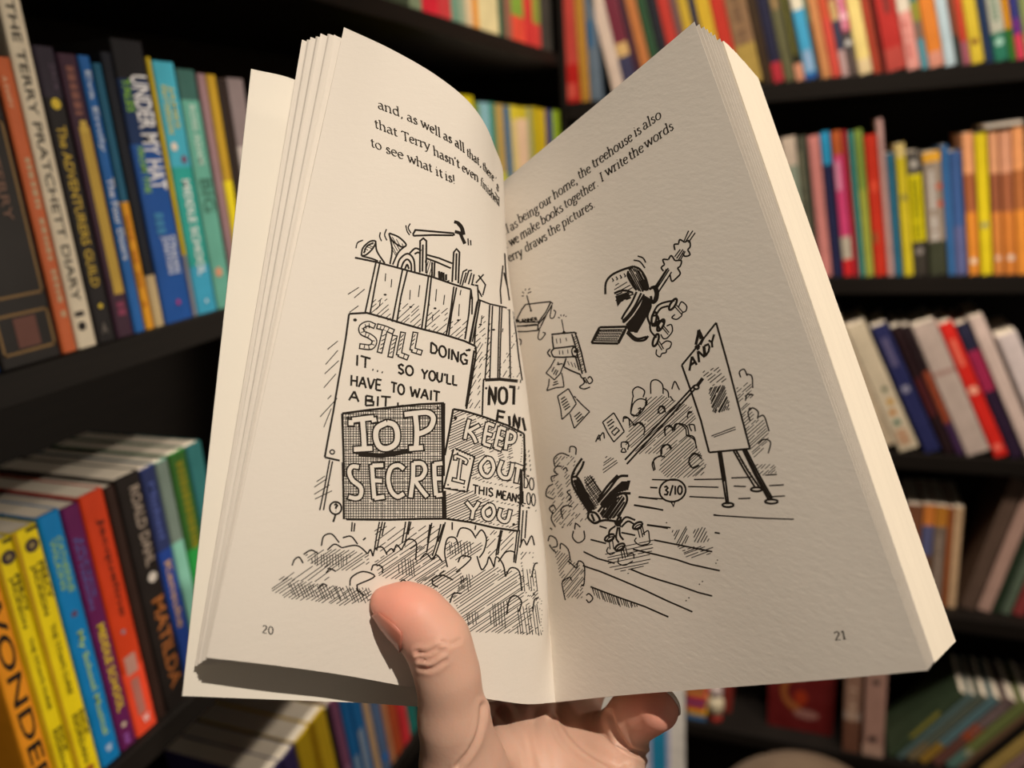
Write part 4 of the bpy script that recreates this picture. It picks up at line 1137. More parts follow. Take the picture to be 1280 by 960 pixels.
# NOT / FIN notice
L(k0, 'B', '870,445 960,440 1072,452', '872,446 868,540 865,635', '880,452 960,448 1072,460', w=1.7)
L(k0, 'B', '900,583 904,482 934,576 938,484', w=2.9); L(k0, 'B', '974,486 994,506 994,558 974,574 956,556 956,506 974,486', w=2.8, smooth=True)
L(k0, 'B', '1008,483 1062,490', '1035,486 1032,580', w=2.9)
L(k0, 'B', '942,672 950,612 988,620', '948,642 980,648', '1008,640 1012,690', '1032,698 1034,632 1060,712 1064,645', '1080,650 1095,720', w=2.6)
(px, py), = pp('B', '886,492'); k0.dot(px, py, 1.6)
# narrow strip of notices round the curl
L(k0, 'C', '1118,90 1120,165 1118,240', '1118,242 1150,252 1180,264', '1125,110 1170,128', '1130,0 1128,100', w=1.8)
L(k0, 'C', '1132,10 1150,14', '1134,30 1152,34', '1134,48 1154,54', '1136,68 1156,74', '1136,88 1158,92', w=2.2)
capw('DO', '1126,168 1172,180', 15, 1.3, (0, -1), 'C'); capw('LOO', '1122,232 1178,246', 15, 1.2, (0, -1), 'C')
# TOP SECRET board
TS = [(427.7, 516.5), (554.7, 504), (554.7, 648.5), (430, 649)]
k0.hatch(TS, 0, 3.1, .75, .18, seed=31, gaps=.25, ends=1); k0.hatch(TS, 90, 3.1, .75, .18, seed=32, gaps=.25, ends=1)
L(k0, 'B', '118,627 260,608 400,592 530,578 662,572', '118,627 124,800 128,960', '650,574 655,960', '662,572 660,760 660,960', w=2.3)
L(k0, 'C', '365,60 368,180 370,300', '380,300 560,302 700,298 800,297', '785,0 784,150 788,292', '795,180 798,296', w=2.3)
L(k0, 'B', '205,850 330,858 490,830', '190,838 330,846 480,818', w=2.6)
(px, py), = pp('B', '150,650'); k0.dot(px, py, 2.2); (px, py), = pp('B', '628,598'); k0.dot(px, py, 1.8)
# KEEP OUT board
KO = [(566, 512), (600, 519), (654, 542), (648, 662), (600, 653), (557.5, 648.5)]
k0.hatch([(566, 512), (600, 519), (654, 542), (650, 612), (600, 602), (590, 598), (560, 560)], -24, 3.0, .85, .15, seed=41, gaps=.15, ends=1)
k0.hatch([(557, 618), (590, 612), (600, 622), (650, 632), (648, 662), (600, 653), (557.5, 648.5)], -24, 3.0, .85, .15, seed=42, gaps=.15, ends=1)
L(k0, 'B', '710,603 765,612 860,640 1000,690 1088,735', '710,603 690,720 665,850', '1088,735 1092,850 1090,960', w=2.1)
L(k0, 'C', '800,298 900,312 1000,335 1105,350', '1116,100 1112,230 1105,350', '790,180 787,294', w=2.1)
(px, py), = pp('B', '722,650'); k0.dot(px, py, 2.4); (px, py), = pp('B', '1070,742'); k0.dot(px, py, 1.6); (px, py), = pp('C', '1085,322'); k0.dot(px, py, 1.9)
capw('THIS', '910,190 1000,206', 10.5, 1.6, (.05, -1), 'C'); capw('MEANS', '1010,210 1116,234', 10.5, 1.6, (.05, -1), 'C')
# posts under the boards
L(k0, 'C', '310,50 290,160 268,262', '322,56 302,160 284,262', '520,310 508,370 498,432', '532,310 520,370 508,432', '543,312 530,370', '630,310 622,360 615,400', '645,308 635,360 625,412', '652,310 640,365',
  '740,315 730,370 718,440', '732,322 722,400', '797,312 775,390 748,470', '778,320 760,400 742,455', '790,320 766,395', '1030,346 1020,400 1010,450', '1036,346 1026,400 1018,450', '1110,345 1100,430 1092,485', '1100,345 1092,420 1085,470', '405,312 402,352', '416,316 412,352', '826,312 826,345', '925,325 922,345', '462,378 450,388', '1125,262 1115,400', '1140,262 1132,380', w=1.5)
(px, py), = pp('C', '335,253'); k0.ell(px, py, 7.4, 7.8, 1.8); capw('?', '326,266 346,266', 9, 1.9, (0, -1), 'C'); L(k0, 'C', '335,280 325,312', w=2.0)
# bushes
L(k0, 'C', '152,495 162,470 182,460 198,485', '200,448 232,430 262,445', '275,412 285,372 318,362 350,398', '365,378 400,372 428,405', '300,430 330,405 362,420', '362,420 412,410 440,418 470,446', '470,446 482,428 492,456', '492,456 502,424 532,418 552,450', '550,440 570,424 580,438', '580,438 592,408 612,430', '612,430 638,386 674,398 672,472',
  '690,470 716,444 740,470', '740,470 760,450 784,478', '806,502 794,440 806,382 838,378 852,410', '845,376 862,338 902,345 926,380', '926,372 950,345 970,382 960,432 940,462', '850,482 866,455 905,462 880,492 842,522', '930,455 950,512 972,488', '972,488 982,460 1002,502', '1002,502 1012,458 1040,490 1050,542', '1050,542 1072,505 1108,520 1118,602', '1055,702 1066,640 1095,622 1118,650 1105,690',
  '1020,480 1052,438 1088,440 1085,482', '395,580 402,545 450,520 500,540 440,570 422,578', '485,516 496,492 530,500 532,526', '295,526 312,508 336,520', '600,572 620,555 642,575', '830,556 782,535 742,552', '742,552 745,575 766,585', '816,652 832,614 866,612', '1160,545 1172,492 1186,484', '1110,420 1125,385 1140,410', '1140,410 1160,370 1172,410', '1165,690 1172,640 1190,630', '425,580 430,600 455,620', '262,592 280,572 300,580', w=1.5, smooth=True)
HA = '205,450 300,425 415,430 470,450 480,480 430,510 330,520 220,480', '60,600 110,540 300,580 480,600 500,640 360,662 130,632', '500,470 680,400 800,480 790,560 620,560 520,540', '800,400 850,390 960,400 930,450 850,470 800,470', '830,640 860,560 1000,500 1115,530 1200,640 1205,790 1090,780 900,775', '1115,440 1165,440 1185,600 1190,660 1120,600', '640,570 840,500 900,560 820,640'
for i, p in enumerate(HA): k0.hatch(pp('C', p), -34 if i != 5 else -50, 3.6, .85, seed=60 + i, gaps=.25)
k0.hatch(pp('C', '500,330 780,330 740,440 620,420 500,440'), -36, 6.5, .85, seed=70, gaps=.3)
k0.hatch(pp('C', '960,350 1090,350 1080,430 980,460'), -45, 5, .85, seed=71, gaps=.3)
k0.hatch(pp('C', '200,500 330,490 300,560 100,560'), -36, 6, .85, seed=72, gaps=.2)
for i, (p, a) in enumerate((('240,450 400,450 380,500 230,490', 88), ('120,570 480,590 470,650 150,620', 66), ('600,470 680,470 670,545 600,530', 84), ('860,540 915,530 900,600 850,590', 84), ('890,690 940,690 935,740 880,745', 84), ('985,660 1060,640 1060,760 985,740', 86), ('1100,670 1190,660 1200,790 1100,780', 82), ('810,400 905,400 905,450 810,450', 84), ('1120,500 1180,520 1190,600 1120,600', 84))):
    k0.hatch(pp('C', p), a, 3.6, .85, seed=80 + i, gaps=.2)
L(k0, 'C', '245,165 300,128', '245,195 310,155', '248,215 320,180', '255,142 290,118', w=.9)
k0.build('ink_drawing', INK, pageL)

# outlined letters: ink shape first, paper-coloured shape on top of it
out_ = [Ink(BL, .00006), Ink(BL, .00009)]
def bubble(view, w, *ss, o=2.0):
    for s in ss:
        p = pp(view, s)
        if len(p) > 2: q = [tuple(a) for a in resample(np.array([(x, y, 0) for x, y in p], float), (len(p) - 1) * 4 + 1)[:, :2]]
        else: q = p
        # stretch the outline a little past the ends
        a, b = np.array(q[0]), np.array(q[1]); d = (a - b) / np.linalg.norm(a - b) * o
        c, e = np.array(q[-1]), np.array(q[-2]); g = (c - e) / np.linalg.norm(c - e) * o
        out_[0].line([tuple(a + d)] + q[1:-1] + [tuple(c + g)], w + 2 * o); out_[1].line(q, w)
# STILL
bubble('B', 4.2, '288,160 255,148 222,165 225,195 265,215 290,240 272,272 215,268', '308,162 345,172 388,190', '345,185 332,240 318,298', '398,215 385,270 375,322', '442,198 432,250 420,312', '424,312 465,328', '508,198 500,245 492,285', '495,288 538,302', o=1.7)
# shading strokes inside the word STILL
st = Ink(BL, .00012)
for p in ('240,150 246,175', '262,145 262,172', '222,172 240,182', '218,195 236,190', '245,195 240,215', '262,205 252,225', '292,240 272,238', '290,262 268,255', '262,282 258,262', '235,278 238,260', '325,160 318,178', '345,162 336,182', '368,172 358,190', '350,205 330,215', '345,230 326,240', '340,252 322,262', '334,275 318,284',
          '405,225 385,240', '400,248 380,262', '394,272 376,285', '386,295 370,308', '446,205 430,222', '442,228 426,244', '436,252 422,266', '432,275 418,290', '452,305 444,330', '508,205 498,220', '505,228 492,242', '500,250 488,264', '520,285 512,305'):
    L(st, 'B', p, w=1.2)
# TOP
bubble('B', 6.0, '165,690 165,662', '172,662 285,648', '285,650 290,672', '226,660 232,740 236,818', '180,818 278,812')
bubble('B', 6.4, '357,675 305,705 298,760 320,805 362,812 405,785 412,730 395,688 357,675')
bubble('B', 6.0, '450,632 510,625 575,622 604,650 590,700 555,725 515,738', '508,632 516,720 512,812', '475,814 548,808')
# SECRET
bubble('C', 5.0, '432,80 405,78 392,100 405,135 440,165 440,200 420,212 390,205', '488,72 492,140 498,212', '490,74 535,72', '495,136 530,138', '498,212 540,205', '622,88 598,72 568,85 556,130 568,180 595,205 622,192', '662,62 660,130 650,208', '664,64 700,66 712,95 695,125 664,132', '668,135 690,168 720,205', '750,66 752,130 758,200', '750,68 784,64', '755,128 780,128', '758,200 784,196')
# T card
fill_ = pp('C', '835,5 915,40 885,180 795,165')
out_[1].fill(fill_, 1.5)
L(out_[0], 'C', '835,5 915,40 885,180 795,165 835,5', w=4.6)
o3 = [Ink(BL, .00012), Ink(BL, .00015)]
sv = out_; out_ = o3
bubble('C', 2.6, '838,48 842,34 882,52 880,66', '862,48 856,90 850,136', '828,132 874,144', o=1.7)
out_ = sv
for x, y in ((848, 22), (900, 45), (808, 155), (875, 165)):
    (px, py), = pp('C', f'{x},{y}'); o3[0].dot(px, py, 1.2)
# KEEP OUT YOU
bubble('B', 3.6, '795,660 782,710 772,762', '848,690 815,708 788,722', '792,720 815,745 832,782', '892,678 880,735 872,788', '892,678 928,692', '884,732 915,742', '872,788 908,800', '958,700 945,755 932,806', '958,700 990,712', '948,752 975,764', '932,806 965,818', '1004,718 995,770 988,818', '1006,718 1038,738 1030,775 998,782', o=1.7)
bubble('C', 4.0, '970,42 945,75 955,110 980,118 1000,85 990,50 970,42', '1035,55 1022,95 1035,122 1062,125 1075,95 1080,65', '1090,72 1122,84', '1104,80 1100,110 1094,145', o=1.7)
bubble('C', 3.6, '886,228 900,245 915,262', '938,228 928,245 915,262', '915,262 908,298', '980,238 956,262 962,292 984,300 1002,275 996,246 980,238', '1030,256 1022,288 1038,308 1058,304 1070,262', o=1.7)
out_[0].build('ink_drawing', INK, pageL); out_[1].build('lettering_fill', PAPER, pageL)
o3[0].build('ink_drawing', INK, pageL); st.build('ink_drawing', INK, pageL); o3[1].build('lettering_fill', PAPER, pageL)

# ---------------------------------------------------------------- line drawing, right page
k = Ink(BR, .00003, 1.22)
# planner pad
L(k, 'D', '122,290 155,225 178,195 250,186 325,178 342,190', '122,298 180,302 255,300 300,240 328,182', '120,325 180,324 250,318 300,260 338,195', '120,358 185,357 252,350 268,330', '268,328 300,262', '255,300 250,345', '185,140 198,190 210,230', w=1.4)
L(k, 'D', '178,100 176,112', '190,128 212,118', '195,108 205,98', '155,145 168,142', '168,128 158,118', w=1.1); k.dot(*pp('D', '210,232')[0], 1.4)
capw('PLANNER', '122,306 252,292', 4.2, 1.1, (-.3, -1), 'D', k); L(k, 'D', '130,325 245,312', w=.8)
L(k, 'D', '335,205 325,270 345,275 358,240 345,228', '262,345 252,395 270,405 296,370 280,362', '130,400 150,408 148,435 132,440', w=1.2, smooth=True); k.dot(*pp('D', '180,324')[0], 1.4)
# duplicator drum with sheets
L(k, 'D', '332,375 400,368 475,362', '338,382 340,420 346,458', '475,365 488,400 512,480 540,605', '455,372 470,420 495,520 518,612', '476,362 484,372', '350,458 410,452 468,444', '345,510 400,512 460,508 490,512', '408,570 450,592 505,614', '420,518 412,550 405,570', '478,510 500,590', w=1.7)
L(k, 'D', '350,458 332,480 345,510', '326,462 310,485 328,510', '470,444 455,470 462,500 480,506', '470,450 490,470 484,505', w=1.6, smooth=True)
k.dot(*pp('D', '476,476')[0], 2.2); k.dot(*pp('D', '408,364')[0], 2.2); k.hatch(pp('D', '460,375 480,375 538,605 518,605'), -40, 2.6, .8, seed=3)
L(k, 'D', '394,285 402,325 408,362', '372,272 384,276', '388,255 392,265', '410,255 404,266', '416,266 424,266', w=1.1)
L(k, 'D', '355,520 328,570 300,606', '300,606 325,625 350,648', '350,648 385,610 420,520', '320,640 316,680 305,712', '305,712 360,694 408,690', '408,690 402,640 394,605', '335,600 350,570', '345,615 362,585', '358,620 372,590', '340,680 375,668', '345,665 370,655', '365,555 400,550', '372,540 378,560', w=1.3)
L(k, 'D', '362,400 366,430', '385,398 388,428', '420,395 424,415', '380,470 382,495', '400,470 402,495', '430,465 432,490', '430,535 440,560', '450,540 462,570', '470,545 480,575', w=.9)
L(k, 'D', '505,612 515,635 540,635', '520,635 530,665 502,690 530,702 565,690', '540,640 560,670 580,652 565,628 550,640', '525,640 545,668', w=1.4, smooth=True)
L(k, 'D', '370,745 435,700', '435,700 460,745 482,790', '482,790 445,840 396,885', '396,885 388,820 370,745', '444,850 456,895 470,938', '470,938 515,890 562,838', '562,838 520,800 482,760', '390,765 415,748', '392,785 425,760', '398,800 432,775', '405,815 440,790', '412,828 445,805', '470,870 505,840', '478,885 515,850', '486,900 525,865', '468,745 480,755', w=1.35)
L(k, 'G', '320,95 368,55', '368,55 392,95 413,135', '413,135 368,180', '368,180 342,140 320,95', '338,100 362,82', '342,112 370,92', '348,125 368,110', '358,138 380,118 392,130 370,152 358,138', w=1.4)
# flying armchair
L(k, 'E', '272,470 276,400 310,355 370,325 440,302', '440,302 480,320 515,375 532,440', '410,330 408,362 440,420 460,445', '325,465 360,450 400,448 440,462', '440,302 412,322', w=2.3, smooth=True)
k.hatch(pp('E', '440,305 500,350 530,440 480,455 440,420 412,365 415,325'), 62, 1.9, 1.25, seed=11, gaps=.1)
k.fill(pp('E', '470,390 515,380 532,445 500,450')); 
for x in range(0, 5): L(k, 'E', f'{312 + x * 24},{372 - x * 9} {322 + x * 24},{388 - x * 9} {314 + x * 24},{394 - x * 9}', w=1.2)
k.hatch(pp('E', '335,470 400,455 440,470 415,500 350,520 335,500'), -20, 2.0, 1.4, seed=12); k.hatch(pp('E', '330,410 410,395 450,440 400,450 330,440'), -30, 4, 1.0, seed=13)
k.fill(pp('E', '335,480 400,460 425,480 380,500 345,545 338,510'))
L(k, 'E', '488,462 455,530 415,590 376,630', '460,455 430,520 385,590 370,620', '376,630 388,634 430,590 470,530 505,470', w=2.2, smooth=True)
k.fill(pp('E', '505,475 550,500 540,570 500,640 465,700 410,695 395,650 440,600 480,540'))
L(k, 'E', '400,700 450,745 505,745 530,720', '405,690 460,735 520,725', '530,500 545,540 525,600 540,650', w=2.3, smooth=True)
for s in ('545,430 575,425 588,460 580,505 555,520 545,480', '535,440 562,430 575,470 562,515'): L(k, 'E', s, w=2.6, smooth=True)
L(k, 'E', '560,440 600,380 640,318', '572,450 615,385 655,322', '588,462 630,400 670,335', '595,450 640,380', '575,432 650,312', w=1.4)
L(k, 'E', '622,332 608,310 628,292', '628,292 618,262 650,262', '650,262 668,238 690,268', '690,268 728,268 722,300 705,312', '705,312 722,345 700,372', '700,372 672,392 660,352', w=1.7, smooth=True)
L(k, 'E', '690,205 686,172 714,168', '712,165 720,142 748,158', '748,158 775,148 782,182 766,202', '766,202 780,232 750,242 740,225', w=1.7, smooth=True)
L(k, 'E', '688,245 722,200', '700,255 738,200', '712,262 745,208', '722,266 752,212', '745,150 772,88', '755,152 798,88', '770,160 812,100', w=1.3)
L(k, 'E', '442,265 480,274 510,312', '466,240 498,252 515,280', w=1.5, smooth=True)
# chair legs with little jets
L(k, 'E', '560,580 590,535 640,515 688,508', '572,602 605,555 650,540', '548,600 585,600 590,640 550,660', '540,640 545,690 580,730', '560,660 590,660 600,690', '555,650 600,630 625,640', w=2.0, smooth=True)
for x, y, r in ((678, 530, 62), (605, 655, 58), (575, 745, 50), (565, 615, 40)):
    (px, py), = pp('E', f'{x},{y}'); k.ell(px, py, 3.0, 8.0, 2.4, rot=r - 30)
for s in ('690,590 672,610 700,620 730,600', '712,545 730,515 760,540 755,570 735,580 730,600', '640,660 668,652 675,690 655,720 640,735', '610,770 640,750 668,760 660,790 640,800', '580,800 578,830 600,845 612,825 635,820 640,800', '605,710 620,735 640,735'): L(k, 'E', s, w=1.4, smooth=True)
L(k, 'E', '690,545 730,590', '700,535 738,578', '615,670 650,712', '622,660 655,700', '585,760 612,805', '596,752 622,798', w=1.2)
# keyboard
L(k, 'E', '190,762 215,710 238,668', '238,668 320,666 400,664', '400,664 385,700 350,765', '350,765 270,764 190,762', w=2.4); L(k, 'E', '205,748 240,685 385,682 350,750 205,748', w=1.3)
for r_ in range(4):
    for c_ in range(9):
        px, py = pp('E', f'{248 - r_ * 9 + c_ * 15},{692 + r_ * 15}')[0]; k.ell(px, py, 1.1, .9, .8, n=6)
# armchair on the floor
L(k, 'G', '232,250 205,290 188,330 195,370 230,430 262,480', '188,330 215,335 250,400 285,470', '205,330 230,290 240,262', w=2.4, smooth=True)
k.fill(pp('G', '192,345 212,338 250,400 282,468 268,480 225,425'), 1.0)
L(k, 'G', '262,480 258,505 285,528 308,515 290,485 262,480', '285,528 330,515 390,520 398,500', '272,488 285,520', w=2.4, smooth=True)
k.hatch(pp('G', '240,330 275,325 320,400 300,450 290,470 255,400'), 55, 2.2, .9, seed=15); k.hatch(pp('G', '240,330 275,325 320,400 300,450 290,470 255,400'), -40, 2.6, .9, seed=16)
L(k, 'G', '300,440 350,380 390,330 430,325', '310,450 370,400 430,350', '300,428 340,370 385,322', '320,460 390,405 440,400', w=2.6, smooth=True)
k.fill(pp('G', '310,440 350,395 400,350 440,345 430,385 380,400 330,452'), 1.0)
L(k, 'G', '300,480 350,420 410,400 425,430 400,480 380,520', w=2.4, smooth=True)
k.hatch(pp('G', '305,490 350,430 408,412 415,440 385,500 340,515'), -55, 1.7, 1.6, seed=17)
k.fill(pp('G', '365,515 400,520 398,545 375,540'))
L(k, 'G', '395,530 420,502 460,515', '400,545 428,520 455,532', '375,540 350,560 348,590', '385,545 378,590 390,612', '392,545 395,580 410,600', w=2.0, smooth=True)
for x, y in ((470, 538), (394, 630), (350, 590)):
    (px, py), = pp('G', f'{x},{y}'); k.ell(px, py, 6.6, 3.4, 2.2, rot=-30); k.ell(px + 1, py + 2, 5.0, 2.4, 1.3, rot=-30)
L(k, 'G', '470,550 480,590', '482,545 492,588', '490,540 500,580', '398,640 406,680', '408,636 418,678', '418,630 428,672', '348,600 352,640', '362,598 368,640', w=1.2)
for s in ('465,590 458,605 480,622 510,618', '492,575 515,560 520,590 522,610 505,622', '388,680 388,700 415,708 450,690', '425,665 450,658 455,680', '345,630 338,648 352,662 372,655'): L(k, 'G', s, w=1.3, smooth=True)
k.hatch(pp('G', '330,650 470,610 540,600 520,700 430,745 350,720'), -12, 4.2, .9, seed=18, gaps=.4)
k.hatch(pp('G', '330,240 385,250 380,290 320,320'), -35, 3.6, .9, seed=19)
# long brush
L(k, 'F', '12,686 160,524 306,362', '4,668 150,512 300,350', w=1.9); (px, py), = pp('F', '310,356'); k.ell(px, py, 3.2, 2.6, 2.0)
L(k, 'F', '312,352 326,334 338,318', w=3.6)
# easel
L(k, 'F', '395,80 440,240 490,430 540,620', '540,620 450,628 365,636', '365,636 330,500 290,380 248,262', '248,262 320,175 395,80', w=2.0)
L(k, 'F', '404,632 422,745 440,858', '416,632 434,745 448,858', '408,632 428,760', '468,626 515,710 562,786', '480,626 528,710 578,782', '510,626 560,730 618,836', '524,624 578,730 636,832', '516,626 570,735 628,835', w=2.0)
for i in range(10): L(k, 'F', f'{478 + i * 9},{640 + i * 14} {490 + i * 9},{638 + i * 14}', w=.9)
for x, y, rx in ((446, 861, 7), (568, 794, 7), (632, 846, 8)):
    (px, py), = pp('F', f'{x},{y}'); k.ell(px, py, rx, 2.6, 2.2)
L(k, 'F', '320,112 318,130 308,175', '320,110 338,150 326,175', '305,180 322,194', '322,120 330,150', w=3.0)
k.hatch(pp('F', '310,182 330,176 320,196 304,196'), -50, 1.4, 1.4, seed=4)
capw('A', '278,288 316,258', 14, 2.4, (-.12, -1), 'F', k); capw('N', '318,254 352,222', 14, 2.4, (-.12, -1), 'F', k); capw('D', '346,226 372,200', 12.5, 2.2, (-.12, -1), 'F', k); capw('Y', '366,200 394,170', 12.5, 2.2, (-.12, -1), 'F', k)
# plain shading on the easel sheet where the portrait would be
k.hatch(pp('F', '330,290 400,270 440,330 380,350'), -40, 4, 1.0, seed=24, gaps=.3); k.hatch(pp('F', '360,360 430,345 455,450 385,470'), -62, 2.0, 1.2, seed=25); k.hatch(pp('F', '375,560 480,525 485,540 385,575'), -20, 2.4, 1.0, seed=26)
# floor boards
L(k, 'F', '120,752 235,755', '300,752 420,750', '460,745 545,742', '605,733 655,730', '112,785 142,788', '275,782 405,785', '470,780 522,782', '622,778 685,775', '280,825 430,832', '490,834 542,832', '625,826 690,822', '62,828 170,835', '42,862 100,872 168,882', '100,945 150,952 200,958', '385,905 500,912 600,918 728,922', w=1.4)
L(k, 'G', '268,598 335,615', '238,650 300,680 372,700', '400,568 460,580', '510,536 570,544 600,550', '450,640 560,665 640,685 700,705 823,732', '440,725 500,750 560,770 660,800 730,825 790,840', '235,710 310,735 400,772 500,815 600,862 705,908', '268,800 340,828 400,850 500,885 602,930', '540,600 600,612 640,620 720,636 790,650', '795,492 823,496', '800,568 823,572', '306,540 338,550', '475,415 555,425', '455,450 520,460 580,472', '525,375 555,376', w=1.7)
L(k, 'G', '275,805 286,838', w=.9)
k.hatch(pp('G', '270,802 400,852 470,878 460,890 380,880 300,850'), 72, 2.4, .9, seed=27)
for x, y in ((735, 790), (748, 778), (690, 848), (678, 860), (806, 700), (812, 686), (594, 526), (556, 540)): k.dot(*pp('G', f'{x},{y}')[0], .9)
(px, py), = pp('G', '620,388'); k.ell(px, py, 16.5, 14, 1.9, rot=-8); L(k, 'G', '612,432 624,456 630,432', w=1.8); capw('3/10.', '580,408 676,404', 11, 1.9, (0, -1), 'G', k)
# tufts beside the bubble, in place of the small figures
k.hatch(pp('G', '618,560 680,545 692,610 640,625'), -62, 3.4, 1.0, seed=28); k.hatch(pp('G', '708,560 760,545 778,608 715,615'), -62, 3.4, 1.0, seed=29); k.hatch(pp('G', '640,625 790,630 780,660 680,680'), -20, 3, .9, seed=30)
# bushes
L(k, 'G', '115,285 112,250 142,228 178,240', '178,225 182,200 205,205 205,235', '130,320 112,305 122,285 145,285', '105,352 100,330 125,322', '108,425 78,410 85,375 108,360', '105,485 92,465 108,450 120,470', '118,545 100,510 108,480', '150,510 142,470 165,452 190,458', '182,385 168,395 185,415 176,432', '150,300 162,290 170,305', '290,180 305,150 310,175', '300,170 322,140 328,165', '408,95 412,72 432,80 436,112', '450,110 480,95 500,120 496,150', '400,205 402,182 430,180', '412,205 420,222 400,222 408,205', '440,60 452,15 480,-5 510,5 500,30 475,48', '442,60 470,68 480,45', '560,40 572,28 586,45 570,58 558,50',
  '590,155 585,122 608,108 628,130', '626,135 640,102 680,112 690,150', '682,150 712,160 722,205', '570,240 572,205 600,192 614,215', '545,300 540,255 575,238', '745,240 708,228 690,262 708,292 735,280', '684,62 690,50 702,52', '86,605 95,582 120,595 125,625 105,632', '122,655 105,640 92,620', '138,640 142,615 172,640 182,690', '172,690 208,722', '208,720 218,690 242,710 240,790 228,792', '160,858 150,810 148,780 178,760 188,775', '250,838 262,830 278,850 262,868 250,855', '195,560 192,590 215,612 242,595 240,560', '200,555 205,530 225,545', '95,548 104,556', '145,548 152,542', w=1.4, smooth=True)
for i, p in enumerate(('120,245 200,240 205,330 190,350 262,480 262,505 180,540 120,530 100,470 110,420 85,400 110,350', '110,640 150,650 240,730 235,850 165,845 140,760')):
    k.hatch(pp('G', p), -50, 3.2, .85, seed=90 + i, gaps=.3)
L(k, 'F', '40,400 38,370 60,355 88,372 82,400', '115,385 116,335 140,325 165,345 168,385', '38,400 30,470 62,475 90,440 95,400', '168,360 188,375 192,402', '205,365 218,332 238,368', '198,395 212,415', '145,470 152,440 172,440 178,465', '0,490 20,490 45,520', '45,520 60,508 88,530 85,560', '272,488 275,468 292,465', '290,545 280,520 300,518 306,545', '175,560 180,525 205,530 208,545', '208,540 225,512 262,530 268,562', '265,562 300,580 312,620', '162,645 165,610 190,602 205,618', '128,715 122,680 150,652 175,655', '335,665 305,642 278,670 290,700 318,690', '500,315 495,290 515,280 528,308', '528,300 548,310 552,360', '520,415 528,388 556,390', '540,500 532,465 550,445 575,462 572,492', '575,485 600,480 622,545', '575,600 600,580 628,592 618,640', '60,450 72,446 68,470', '0,590 20,600 15,625', w=1.4, smooth=True)
for i, p in enumerate(('40,480 110,400 170,390 200,410 290,440 310,500 150,640 60,640 0,600', '150,720 165,650 200,600 270,560 320,620 350,690 345,735 200,745', '480,360 545,330 550,400 490,420', '500,440 540,420 560,500 600,500 620,560 600,620 560,660 530,600', '540,680 640,690 660,720 580,735')):
    k.hatch(pp('F', p), -42, 3.3, .85, seed=100 + i, gaps=.3)
k.build('ink_drawing', INK, pageR)
# ================================================================ the hand
def C(x, y, d): return ray(x, y) * d          # camera-space metres
prim = []                                      # (a, b, ra, rb)
def chain(pts):
    for (xa, ya, da, ra), (xb, yb, db, rb) in zip(pts, pts[1:]):
        prim.append((C(xa, ya, da), C(xb, yb, db), ra, rb))
THUMB = [(478, 751, .2355, .0036), (500, 759, .2350, .0060), (522, 771, .2345, .0076), (548, 802, .2342, .0084), (560, 845, .2355, .0085), (567, 900, .2395, .0099), (578, 958, .246, .0128), (612, 1040, .258, .0165), (660, 1130, .270, .018)]
chain(THUMB)
chain([(612, 1040, .258, .0165), (622, 960, .278, .0105), (618, 925, .290, .0095), (604, 850, .312, .0088), (598, 760, .326, .0080), (600, 680, .330, .0068)])
chain([(672, 1100, .272, .017), (662, 960, .283, .0115), (660, 918, .292, .0098), (663, 840, .315, .0090), (668, 730, .330, .0082), (668, 640, .333, .0068)])
chain([(700, 1090, .272, .017), (706, 965, .283, .0115), (712, 925, .292, .0098), (730, 850, .314, .0088), (742, 760, .328, .0080), (745, 690, .330, .0066)])
chain([(725, 1090, .268, .017), (752, 990, .272, .0125), (768, 950, .281, .0088), (779, 915, .287, .0080), (790, 896, .2765, .0078), (806, 889, .268, .0072), (823, 887, .2600, .0075)])
chain([(612, 1040, .258, .0165), (640, 960, .276, .0125), (700, 965, .280, .0125), (752, 990, .272, .0125)])
chain([(660, 1130, .270, .018), (690, 1110, .268, .020), (725, 1090, .268, .017)])
chain([(672, 1100, .272, .018), (690, 1000, .278, .0145)])
chain([(690, 1110, .268, .020), (690, 1250, .262, .023), (695, 1500, .245, .028), (705, 1900, .22, .036)])
A = np.array([p[0] for p in prim]); B = np.array([p[1] for p in prim]); RA = np.array([p[2] for p in prim]); RB = np.array([p[3] for p in prim])
def sdf(X, kk=.0032):
    BA = B - A; l2 = (BA ** 2).sum(1)
    out = np.empty((len(X), len(prim)))
    for i in range(len(prim)):
        pa = X - A[i]
        h = np.clip(pa @ BA[i] / l2[i], 0, 1)
        out[:, i] = np.linalg.norm(pa - h[:, None] * BA[i], axis=1) - (RA[i] * (1 - h) + RB[i] * h)
    m = out.min(1)
    return m - kk * np.log(np.exp(-(out - m[:, None]) / kk).sum(1)) + kk * .35
bm = bmesh.new()
for a, b, ra, rb in prim:
    va, vb = Vector(a), Vector(b)
    d = vb - va; L_ = d.length
    q = d.to_track_quat('Z', 'Y').to_matrix().to_4x4()
    bmesh.ops.create_cone(bm, cap_ends=True, segments=20, radius1=ra, radius2=rb, depth=L_, matrix=Matrix.Translation((va + vb) / 2) @ q)
    bmesh.ops.create_uvsphere(bm, u_segments=18, v_segments=12, radius=ra, matrix=Matrix.Translation(va))
    bmesh.ops.create_uvsphere(bm, u_segments=18, v_segments=12, radius=rb, matrix=Matrix.Translation(vb))
me = bpy.data.meshes.new('tmp'); bm.to_mesh(me); bm.free()
tmp = bpy.data.objects.new('tmp', me); COL.objects.link(tmp)
rm = tmp.modifiers.new('r', 'REMESH'); rm.mode = 'VOXEL'; rm.voxel_size = .00075
dg = bpy.context.evaluated_depsgraph_get(); dg.update()
ev = tmp.evaluated_get(dg).to_mesh()
X = np.empty(len(ev.vertices) * 3); ev.vertices.foreach_get('co', X); X = X.reshape(-1, 3)
FQ = [tuple(p.vertices) for p in ev.polygons]
